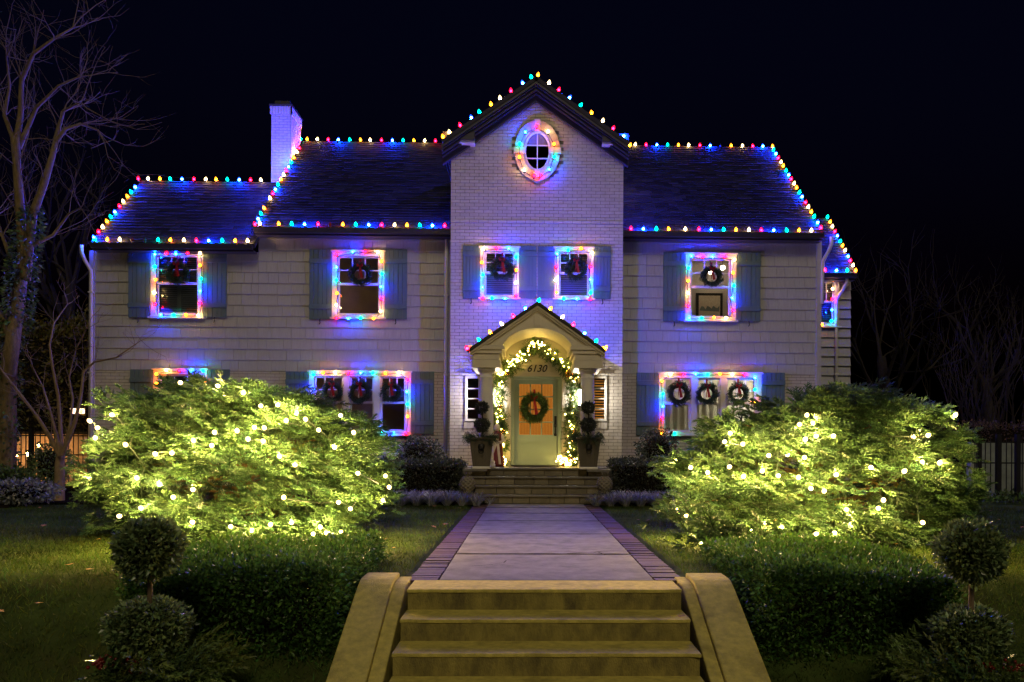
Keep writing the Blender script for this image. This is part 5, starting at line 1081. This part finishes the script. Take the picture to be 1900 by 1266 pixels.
LB = zl('875,250 835,292 905,290 1635,255 478,340 450,385 545,397 1008,352 1420,355 1495,355 678,455 773,448 862,465 200,478 275,517 475,515 370,548 545,570 643,540 725,555 830,575 1022,550 1465,487 1370,540 1555,500 893,620 963,640 1270,690 1240,725 1075,730 1088,803 1467,795 1015,850 655,800 250,770 322,797 440,853 378,866 585,848 838,875 310,943 383,937 420,1008 497,1043 918,860 350,972 333,902 205,740 862,378 918,357 1200,515 740,830 993,935', 1180, 680, 2.794)
cxa = (WX(172, 850, 10.8)+WX(735, 850, 10.8))/2; axa = (WX(735, 850, 10.8)-WX(172, 850, 10.8))/2
cxb = (WX(1232, 850, 10.6)+WX(1790, 850, 10.6))/2; axb = (WX(1790, 850, 10.6)-WX(1232, 850, 10.6))/2
spruce('broad low spruce covered in warm white lights left of the walkway', (cxa, 10.8, 0.80), (axa, 1.65), 1.10, 0.95, LA, 'warm white bulbs wound through the spruce left of the walkway', 170, 11, skew=-0.10, ez=2.45)
spruce('broad low spruce covered in warm white lights right of the walkway', (cxb, 10.6, 0.80), (axb, 1.65), 1.0, 1.0, LB, 'warm white bulbs wound through the spruce right of the walkway', 170, 23, skew=0.30, ez=2.2, extra=((1270, 940, 9.2), (1290, 965, 9.0), (1312, 1000, 8.8), (1345, 1035, 8.6), (1335, 985, 8.8), (1375, 1010, 8.7), (1400, 990, 8.9)), gaps=((WX(1700, 905, 9.6), 9.6, WZ(1700, 905, 9.6), 0.5),))

# ------------------------------------------------------------------ clipped hedges and topiary in front
def hedge(label, x0, x1, y0, y1, z0, z1, n, mname, size, core, name='hedge', wob=0.035, group=None, depth=0.10):
    g = empty(name, ((x0+x1)/2, (y0+y1)/2, z0), label, 'hedge', group); P, D = box_points(n, x0, x1, y0, y1, z0, z1, wob, depth)
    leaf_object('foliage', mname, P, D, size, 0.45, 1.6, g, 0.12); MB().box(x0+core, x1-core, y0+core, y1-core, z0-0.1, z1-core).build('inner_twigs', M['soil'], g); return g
hedge('clipped yew hedge in front of the left spruce', -3.24, -1.66, 6.20, 8.35, -0.68, 0.20, 56000, 'hedge', 0.040, 0.16)
hedge('clipped yew hedge in front of the right spruce', 1.66, 3.18, 6.20, 8.35, -0.68, 0.18, 56000, 'hedge', 0.040, 0.16)
def topiary(px, pu, ru, pl, rl, label, Y):
    x = WX(px, 1150, Y); gz0 = gz(x, Y)-0.03; zl_ = WZ(px, pl, Y); zu = WZ(px, pu, Y); g = empty('potted_topiary', (x, Y, gz0), label, 'topiary', 'potted topiaries by the steps')
    zr = zl_-rl*0.80
    MB().lathe([(0.15, 0.0), (0.17, 0.03), (0.15, 0.05), (0.22, zr-gz0-0.05), (0.26, zr-gz0-0.03), (0.26, zr-gz0), (0.20, zr-gz0), (0.19, zr-gz0-0.04)], (x, Y, gz0), 24).build('pot', M['caststone'], g, smooth=True)
    MB().tube([(x, Y, zr-0.05), (x+0.012, Y, (zl_+zu)/2), (x, Y, zu)], [0.020, 0.018, 0.014], 8).build('stem', M['barkpale'], g, smooth=True)
    P, D = ball_points(4200, (x, Y, zu), (ru, ru, ru*0.95), 0.70); leaf_object('upper_ball', 'box', P, D, 0.040, 0.45, 1.9, g)
    P, D = ball_points(5600, (x, Y, zl_), (rl, rl, rl*0.78), 0.72); leaf_object('lower_ball', 'box', P, D, 0.040, 0.45, 1.9, g)
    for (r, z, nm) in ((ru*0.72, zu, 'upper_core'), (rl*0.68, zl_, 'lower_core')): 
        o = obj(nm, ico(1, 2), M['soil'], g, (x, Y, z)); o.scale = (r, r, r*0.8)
    n = 80; a = rng.uniform(0, 2*math.pi, n); P = np.stack([x+np.cos(a)*0.18, Y+np.sin(a)*0.18, np.full(n, zr+0.0)], axis=1); sgn = 1 if px < 950 else -1
    D = np.stack([np.cos(a)*0.8+0.9*sgn, np.sin(a)*0.7-0.3, rng.uniform(-0.30, 0.15, n)], axis=1); sprays('cedar_sprays', 'cedar', CEDAR_V, CEDAR_F, P, unit(D), rng.uniform(0.8, 1.7, n), 0.5, 1.7, g)
    bm_ = ico(0.012, 2); bm_.materials.append(M['berry']); bm_.polygons.foreach_set('use_smooth', [True]*len(bm_.polygons))
    for k in range(70):
        cl_ = random.choice(((-0.22, -0.20), (-0.14, -0.24), (0.05, -0.26))) ; o = obj('berry', bm_, None, g, (x+sgn*cl_[0]+random.gauss(0, 0.035), Y+cl_[1]+random.gauss(0, 0.03), zr+0.035+random.gauss(0, 0.022)))
    for k in range(7):
        a = random.uniform(0, 6.28); m = MB(); b_ = Vector((x+0.2*math.cos(a), Y+0.2*math.sin(a)-0.05, zr+0.02)); d_ = Vector((math.cos(a), math.sin(a)-0.3, 0.25)).normalized(); s_ = d_.cross(Vector((0, 0, 1))).normalized(); m.quad(b_, b_+d_*0.08+s_*0.035, b_+d_*0.17, b_+d_*0.08-s_*0.035); m.build('magnolia_leaf', M['boxsolid'], g)
M['boxsolid'] = mat('magnolia_leaf_green', (0.035, 0.075, 0.030), 0.25, 0.2, 20, 0.1, 40)
topiary(275, 1018, 0.208, 1168, 0.262, 'two ball boxwood topiary in a pot left of the front steps', 5.55)
topiary(1799, 1025, 0.215, 1180, 0.245, 'two ball boxwood topiary in a pot right of the front steps', 5.55)

# foundation planting
hedge('low boxwood hedge left of the porch steps', WX(700, 880, 17.2), -1.55, 16.75, 17.7, 0.0, WZ(800, 857, 16.8), 9000, 'leafdark', 0.06, 0.12, 'hedge', 0.02, 'boxwood hedges at the porch')
hedge('low boxwood hedge right of the porch steps', 1.62, WX(1300, 880, 17.2), 16.75, 17.7, 0.0, WZ(1200, 856, 16.8), 9000, 'leafdark', 0.06, 0.12, 'hedge', 0.02, 'boxwood hedges at the porch')
def shrub(px, py, Y, r, label, n, mname, size, name='shrub'):
    c = W(px, py, Y); g = empty(name, (c.x, Y, 0), label, 'shrub'); P, D = ball_points(n, c, r, 0.6); leaf_object('foliage', mname, P, D, size, 0.5, 1.7, g); MB().tube([(c.x, Y, -0.02), (c.x, Y, c.z)], [0.04, 0.02], 6).build('stem', M['barkdark'], g)
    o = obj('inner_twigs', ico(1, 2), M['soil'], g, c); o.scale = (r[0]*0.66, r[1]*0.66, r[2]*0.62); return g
shrub(778, 842, 18.3, (0.52, 0.45, 0.40), 'frosted rounded shrub under the lower left triple window', 2600, 'leafdark', 0.06)
shrub(1218, 834, 18.3, (0.46, 0.45, 0.48), 'frosted rounded shrub under the lower right triple window', 2600, 'leafdark', 0.06)
def liriope(pxs, label):
    x0, x1 = WX(pxs[0], 925, 15.5), WX(pxs[1], 925, 15.5); n = 4200; x = rng.uniform(x0, x1, n); edge = np.minimum(1, np.minimum(x-x0, x1-x)/0.5+0.25); y = rng.uniform(15.1, 15.9, n); a = rng.uniform(0, 2*math.pi, n)
    tuft = np.round(x/0.28)*0.28; dx = x-tuft; L_ = rng.uniform(0.22, 0.42, n)*(0.55+0.45*edge); P = np.stack([tuft+dx*0.35, np.round(y/0.27)*0.27+rng.normal(0, 0.03, n), np.zeros(n)], axis=1); D = np.stack([np.cos(a)*0.75, np.sin(a)*0.75, rng.uniform(0.5, 1.2, n)], axis=1)
    tv = np.array([(0, .012, 0), (0, -.012, 0), (.5, .013, .08), (.5, -.013, .08), (.85, .008, -.04), (.85, -.008, -.04), (1.0, 0, -.22), (1.0, 0.002, -.22)]); tf = np.array([(0, 1, 3, 2), (2, 3, 5, 4), (4, 5, 6, 7)])
    V, Fc, T = scatter(tv, tf, P, frames(unit(D), np.array((0, 0, 1.0))), L_, tints(n, 0.4, 1.8, 0.08)); V[:, 2] = np.maximum(V[:, 2], 0.02)
    o = obj('liriope_border', npmesh('liriope_border', V, Fc, T), M['lirio']); tag(o, label, 'border grass', 'liriope borders at the porch', 'stuff')
liriope((690, 902), 'pale highlighted liriope border left of the porch steps'); liriope((1090, 1290), 'pale highlighted liriope border right of the porch steps')

# ------------------------------------------------------------------ side gardens
def picket_fence(x0, x1, Y, z1, label, posts, gatez=None, step=0.115):
    g = empty('iron_fence', ((x0+x1)/2, Y, 0), label, 'fence')
    for z in (0.12, z1*0.62, z1-0.05): MB().box(x0, x1, Y-0.012, Y+0.012, z, z+0.03).build('rail', M['fence'], g)
    pm = MB().box(-0.008, 0.008, -0.008, 0.008, 0, z1+0.02).mesh('picket'); pm.materials.append(M['fence'])
    x = x0+0.05
    while x < x1: obj('picket', pm, None, g, (x, Y, 0.05)); x += step
    for px in posts: MB().box(px-0.045, px+0.045, Y-0.045, Y+0.045, 0, z1+0.14).build('post', M['fence'], g)
    return g
picket_fence(-15.0, -9.9, 20.0, 1.36, 'black iron picket fence before the glowing patio wall', (WX(58, 840, 20), -14.6, -10.2))
picket_fence(9.4, 15.0, 17.2, 1.30, 'black iron picket fence and gate right of the right spruce', (WX(1852, 860, 17.2), WX(1888, 860, 17.2), 13.6, WX(1816, 860, 17.2)))
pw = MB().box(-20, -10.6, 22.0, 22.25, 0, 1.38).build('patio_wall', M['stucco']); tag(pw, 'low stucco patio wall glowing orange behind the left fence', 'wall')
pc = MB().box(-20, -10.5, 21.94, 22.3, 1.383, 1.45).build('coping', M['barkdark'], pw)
M['patio'] = emit('patio_lamp_glow', (1.0, 0.50, 0.15), 150.0)
def patio_lamp(px, py, Y, label, r=0.05, mm='patio'):
    p = W(px, py, Y); g = empty('patio_lamp', (p.x, Y, 0), label, 'lamp', 'warm lamps in the left garden'); MB().tube([(p.x, Y, 0), (p.x, Y, p.z-r)], 0.018, 6).build('post', M['iron'], g); obj('globe', ico(r, 2), M[mm], g, p); MB().lathe([(r*1.5, 0), (r*0.8, 0.05), (0.01, 0.07)], (p.x, Y, p.z+r*1.05), 10).build('cap', M['iron'], g); return g
patio_lamp(29, 845, 21.3, 'warm lamp low behind the fence beside the ivy trunk'); patio_lamp(51, 843, 21.3, 'warm lamp beside the black fence post', 0.045); patio_lamp(72, 827, 21.4, 'smaller lamp set higher before the patio wall', 0.04); patio_lamp(88, 842, 21.5, 'faint lamp above the round shrub by the bare tree', 0.035)
M['porchlamp'] = emit('far_lantern_glow', (1.0, 0.60, 0.34), 5.0)
for px, lab in ((137, 'pale square lantern left of its twin beyond the small tree'), (150.5, 'pale square lantern right of its twin beyond the small tree')):
    p = W(px, 763, 22.6); g = empty('far_lantern', p, lab, 'lantern', 'twin lanterns beyond the small tree'); MB().box(p.x-0.07, p.x+0.07, 22.55, 22.65, p.z-0.07, p.z+0.07).build('glass', M['porchlamp'], g); MB().box(p.x-0.09, p.x+0.09, 22.53, 22.67, p.z+0.072, p.z+0.10).build('cap', M['iron'], g); MB().box(p.x-0.01, p.x+0.01, 22.59, 22.61, 1.4, p.z-0.071).build('post', M['iron'], g)
hedge('tall olive evergreen screen beside the left end of the house', -16.5, -11.35, 22.9, 24.3, 0.2, 4.6, 16000, 'olive', 0.13, 0.45, 'evergreen_screen', 0.22, None, 0.25)
shrub(95, 862, 17.6, (0.42, 0.40, 0.48), 'dark round shrub beside the small bare tree', 2200, 'box', 0.06); shrub(14, 900, 16.0, (0.55, 0.4, 0.36), 'loose twiggy green shrub at the left edge', 2400, 'ivy', 0.07); shrub(30, 912, 15.2, (0.8, 0.4, 0.22), 'low pale twiggy shrub in the left corner bed', 1600, 'lirio', 0.07)
# bare trees
def limb(mb, pts, r0, r1, sides=7):
    n = len(pts); mb.tube(pts, [r0+(r1-r0)*(k/(n-1))**0.8 for k in range(n)], sides, cap=False)
def twigs(mb, p, d, ln, r, depth, spread=0.55, up=0.12):
    pts = [p]; dd = d.normalized(); q = p.copy()
    for k in range(4):
        dd = (dd+Vector((random.gauss(0, .14), random.gauss(0, .14), random.gauss(0, .14)+up*0.4))).normalized(); q = q+dd*ln/4; pts.append(q.copy())
    mb.tube(pts, [r, r*0.85, r*0.7, r*0.58, r*0.45], 4 if depth < 2 else 5, cap=False)
    if depth > 0:
        for k in range(random.choice((2, 3, 3))):
            i = random.choice((2, 3, 4)); nd = (dd+Vector((random.gauss(0, spread), random.gauss(0, spread), random.gauss(0, spread)+up))).normalized(); twigs(mb, pts[i].copy(), nd, ln*random.uniform(0.55, 0.8), r*0.5, depth-1, spread, up)
def bare_tree(label, Y, stems, r0, mname, depth, tl, name='bare_tree', jitter=0.0):
    base = W(stems[0][0][0], stems[0][0][1], Y); g = empty(name, (base.x, Y, 0), label, 'tree'); lm = MB(); tr = MB()
    for si, st in enumerate(stems):
        rr0, rr1 = st[-1]; P = []
        for k, (px, py) in enumerate(st[:-1]):
            y = Y+jitter*math.sin(k*1.3+si*2.1)*(k/(len(st)-2+1e-6)); P.append(W(px, py, y))
        if si == 0: P[0].z = -0.1; tr.tube(P, [rr0+(rr1-rr0)*(k/(len(P)-1)) for k in range(len(P))], 12, cap=False); tr.build('trunk', M[mname], g, smooth=True); continue
        limb(lm, P, rr0, rr1)
        for k in range(1, len(P)):
            d = (P[k]-P[k-1]).normalized(); m_ = 2 if k < len(P)-1 else 3
            for _ in range(m_): twigs(lm, P[k].copy(), (d+Vector((random.gauss(0, .6), random.gauss(0, .6), random.gauss(0.1, .5)))).normalized(), tl*random.uniform(0.6, 1.2), max(0.006, rr1*0.7), depth)
    lm.build('branches', M[mname], g, smooth=True, kind='stuff'); return g
bt = bare_tree('big bare tree with ivy covered trunk at the left edge', 17.0, [[(12, 885), (14, 800), (15, 730), (17, 680), (24, 630), (33, 570), (42, 490), (0.17, 0.12)],
    [(44, 500), (38, 400), (31, 310), (30, 262), (38, 215), (40, 150), (62, 100), (100, 72), (135, 52), (0.11, 0.018)], [(32, 320), (24, 255), (8, 215), (18, 160), (12, 105), (0.07, 0.016)], [(34, 275), (50, 240), (68, 200), (108, 160), (150, 142), (0.065, 0.014)],
    [(46, 520), (60, 400), (82, 340), (97, 290), (108, 240), (118, 206), (150, 190), (0.11, 0.02)], [(104, 262), (122, 240), (150, 230), (182, 242), (194, 265), (0.05, 0.012)], [(60, 455), (98, 437), (128, 397), (150, 386), (0.05, 0.012)], [(20, 650), (8, 600), (-10, 560), (-40, 520), (0.07, 0.03)], [(20, 480), (5, 440), (-15, 410), (0.05, 0.02)]], 0.4, 'bark', 2, 0.9, jitter=0.5)
pi_, di_ = [], []
for k in range(2600):
    t = random.random(); py = 885-500*t; a = random.uniform(0, 6.28); cx_ = np.interp(py, [400, 490, 570, 630, 680, 730, 800, 885], [58, 42, 33, 24, 17, 15, 14, 12]); r_ = 0.17-0.04*t+random.uniform(0, 0.06)+(0.12*random.random() if 0.55 < t < 0.95 else 0)
    if random.random() < 0.62 and t < 0.55: continue
    c_ = W(cx_, py, 17.0); pi_.append((c_.x+r_*math.cos(a), 17.0+r_*math.sin(a), c_.z)); di_.append((math.cos(a)+random.gauss(0, .5), math.sin(a)+random.gauss(0, .5), -0.3+random.gauss(0, .5)))
leaf_object('ivy', 'ivy', np.array(pi_), unit(np.array(di_)), 0.10, 0.5, 1.6, bt)
bare_tree('small bare tree with pale forked trunk beside the left spruce', 16.2, [[(110, 884), (111, 860), (112, 842), (0.10, 0.075)],
    [(111, 846), (95, 815), (70, 775), (40, 735), (5, 690), (-15, 660), (0.055, 0.012)], [(112, 846), (104, 805), (92, 760), (80, 720), (60, 680), (0.045, 0.010)], [(113, 845), (112, 790), (108, 735), (97, 680), (92, 640), (100, 600), (125, 565), (0.05, 0.009)], [(114, 845), (128, 815), (140, 780), (150, 735), (155, 690), (175, 672), (215, 664), (250, 640), (262, 632), (0.05, 0.006)], [(118, 835), (130, 790), (135, 740), (128, 700), (140, 650), (160, 610), (0.035, 0.008)]], 0.1, 'barkpale', 1, 0.55, jitter=0.4)
for (px, py, Y, lab, h) in ((130, 700, 27.0, 'tall dim bare tree behind the left wing', 12), (1640, 780, 30.0, 'dim bare tree beyond the right wing', 9), (1830, 780, 33.0, 'dim bare tree at the far right', 8)):
    b = W(px, py, Y); g = empty('far_tree', (b.x, Y, 0), lab, 'tree'); t_ = MB(); t_.tube([(b.x, Y, -0.1), (b.x+0.2, Y, h*0.25), (b.x-0.1, Y, h*0.5)], [0.3, 0.24, 0.16], 8); t_.build('trunk', M['barkdark'], g, smooth=True); lm = MB()
    for k in range(9): twigs(lm, V3((b.x+random.uniform(-.1, .1), Y, h*random.uniform(0.22, 0.5))), V3((random.gauss(0, 0.7), random.gauss(0, 0.7), 1)), h*0.33, 0.09, 3, 0.5, 0.2)
    lm.build('branches', M['barkdark'], g, kind='stuff')
# right garden: pale wall, brown hedge, bare multi-stem shrub, ivy, stake
gwl = MB().box(10.2, 24, 18.7, 18.9, 0, 1.28).build('garden_wall', M['palewall']); tag(gwl, 'pale garden wall behind the right iron fence', 'wall')
hedge('thin brownish hedge topping the pale garden wall', 10.0, 22, 18.95, 19.6, 0.9, 1.72, 9000, 'brownhedge', 0.06, 0.15, 'brown_hedge', 0.05)
bs = empty('bare_shrub', (WX(1840, 780, 20.2), 20.2, 0), 'tall bare multi-stem shrub rising behind the right fence', 'shrub'); lm = MB()
for k in range(26):
    px = random.uniform(1770, 1930); d = V3((random.gauss(0, 0.22), random.gauss(0, 0.2), 1)).normalized(); p = V3((bs.location.x+random.gauss(0, 0.55), 20.2+random.gauss(0, 0.2), 0.4)); twigs(lm, p, d, random.uniform(1.6, 2.4), 0.03, 2, 0.28, 0.25)
lm.build('stems', M['barkdark'], bs, kind='stuff')
n = 1500; P = np.stack([rng.uniform(9.6, 15, n), rng.uniform(16.3, 17.4, n), rng.uniform(0.02, 0.22, n)], axis=1); o = leaf_object('ivy_ground_cover', 'ivy', P, unit(rng.normal(size=(n, 3))+np.array((0, 0, 0.6))), 0.10, 0.5, 1.7); tag(o, 'glossy ivy ground cover under the right iron fence', 'ivy', None, 'stuff')
xs_ = WX(1745, 915, 12.6); st = MB().box(xs_-0.05, xs_+0.05, 12.55, 12.65, 0, 0.75).build('garden_stake', M['cream'], bevel=0.008); tag(st, 'pale square garden stake under the right spruce', 'stake')

# grass blades where the lawn is close enough to show them
def lawn_blades(n, x0, x1, y0, y1, lab):
    u = rng.random(n)**1.0; x = rng.uniform(x0, x1, n); y = y0+(y1-y0)*(rng.random(n)**1.35); z = np.array([gz(a, b) for a, b in zip(x, y)])-0.015+0.015*np.sin(x*1.3+y*0.7)+0.012*np.sin(x*0.6-y*1.9)*(np.abs(x) > 2.2)
    m_ = (np.abs(x) > 1.26) & ~((np.abs(x) < 1.62) & (y < 7.12)) & ~((np.abs(x) > 1.7) & (np.abs(x) < 3.2) & (y > 6.3) & (y < 8.3)); x, y, z = x[m_], y[m_], z[m_]; n = len(x)
    tv = np.array([(0, .06, 0), (0, -.06, 0), (1, 0, 0)]); D = np.stack([rng.normal(0, .5, n), rng.normal(0, .5, n), np.full(n, 0.8)], axis=1); patch = 0.75+0.45*np.sin(x*2.1+1.3*np.sin(y*1.7))*np.sin(y*2.6+x); T = tints(n, 0.6, 1.4, 0.18)*patch[:, None]; T[:, 0] *= 1.0+0.20*(np.sin(x*1.1+y*2.0) > 0.4)
    V, Fc, T = scatter(tv, np.array([(0, 1, 2)]), np.stack([x, y, z], axis=1), frames(unit(D)), rng.uniform(0.035, 0.075, n), T); o = obj('grass', npmesh('grass', V, Fc, T), M['grass']); tag(o, lab, 'grass', None, 'stuff')
lawn_blades(95000, -9.5, -1.26, 4.6, 15.4, 'winter lawn grass left of the walkway'); lawn_blades(85000, 1.26, 9.0, 4.6, 15.4, 'winter lawn grass right of the walkway')
# fallen leaves
lv = [(0.0, 0.0), (0.25, 0.12), (0.18, 0.42), (0.45, 0.30), (0.62, 0.55), (0.70, 0.22), (1.0, 0.0), (0.70, -0.22), (0.62, -0.55), (0.45, -0.30), (0.18, -0.42), (0.25, -0.12)]
lme = bpy.data.meshes.new('fallen_leaf'); lme.from_pydata([(a*0.10, b*0.10, 0.012*abs(b)+0.004) for a, b in lv], [], [tuple(range(12))]); lme.materials.append(M['dryleaf'])
n = 140; x_ = np.where(rng.random(n) < 0.5, rng.uniform(-9, -1.3, n), rng.uniform(1.3, 9, n)); y_ = 6.6+9*rng.random(n)**1.3; LP = np.stack([x_, y_, np.array([gz(p, q) for p, q in zip(x_, y_)])+0.025], axis=1); Dl = rng.normal(size=(n, 3)); Dl[:, 2] *= 0.2
tv_ = np.array([(p, q, 0.12*abs(q)) for p, q in lv]); V, Fc, T = scatter(tv_, np.array([tuple(range(12))]), LP, frames(unit(Dl), np.array((0, 0, 1.0))), rng.uniform(0.05, 0.10, n), tints(n, 0.5, 1.2)); o = obj('leaf_litter', npmesh('leaf_litter', V, Fc), M['dryleaf']); tag(o, 'scattered dry leaves on the lawns and beds', 'leaves', None, 'stuff')
for (x, y, z, lab) in ((1.02, 6.33, -0.164, 'dry brown leaf on the second front step'), (2.45, 6.22, -0.22, 'dry leaf caught in the face of the right hedge'), (4.6, 7.1, 0.03, 'dry leaf on the lawn right of the topiary'), (-4.4, 7.6, 0.03, 'dry leaf on the lawn left of the topiary'), (2.75, 5.6, -0.50, 'curled dry leaf by the cedar sprays right of the steps')):
    o = obj('fallen_leaf', lme, None, None, (x, y, z)); o.rotation_euler = (random.uniform(-.2, .2), random.uniform(-.2, .2), random.uniform(0, 6)); tag(o, lab, 'leaf', 'fallen leaves')
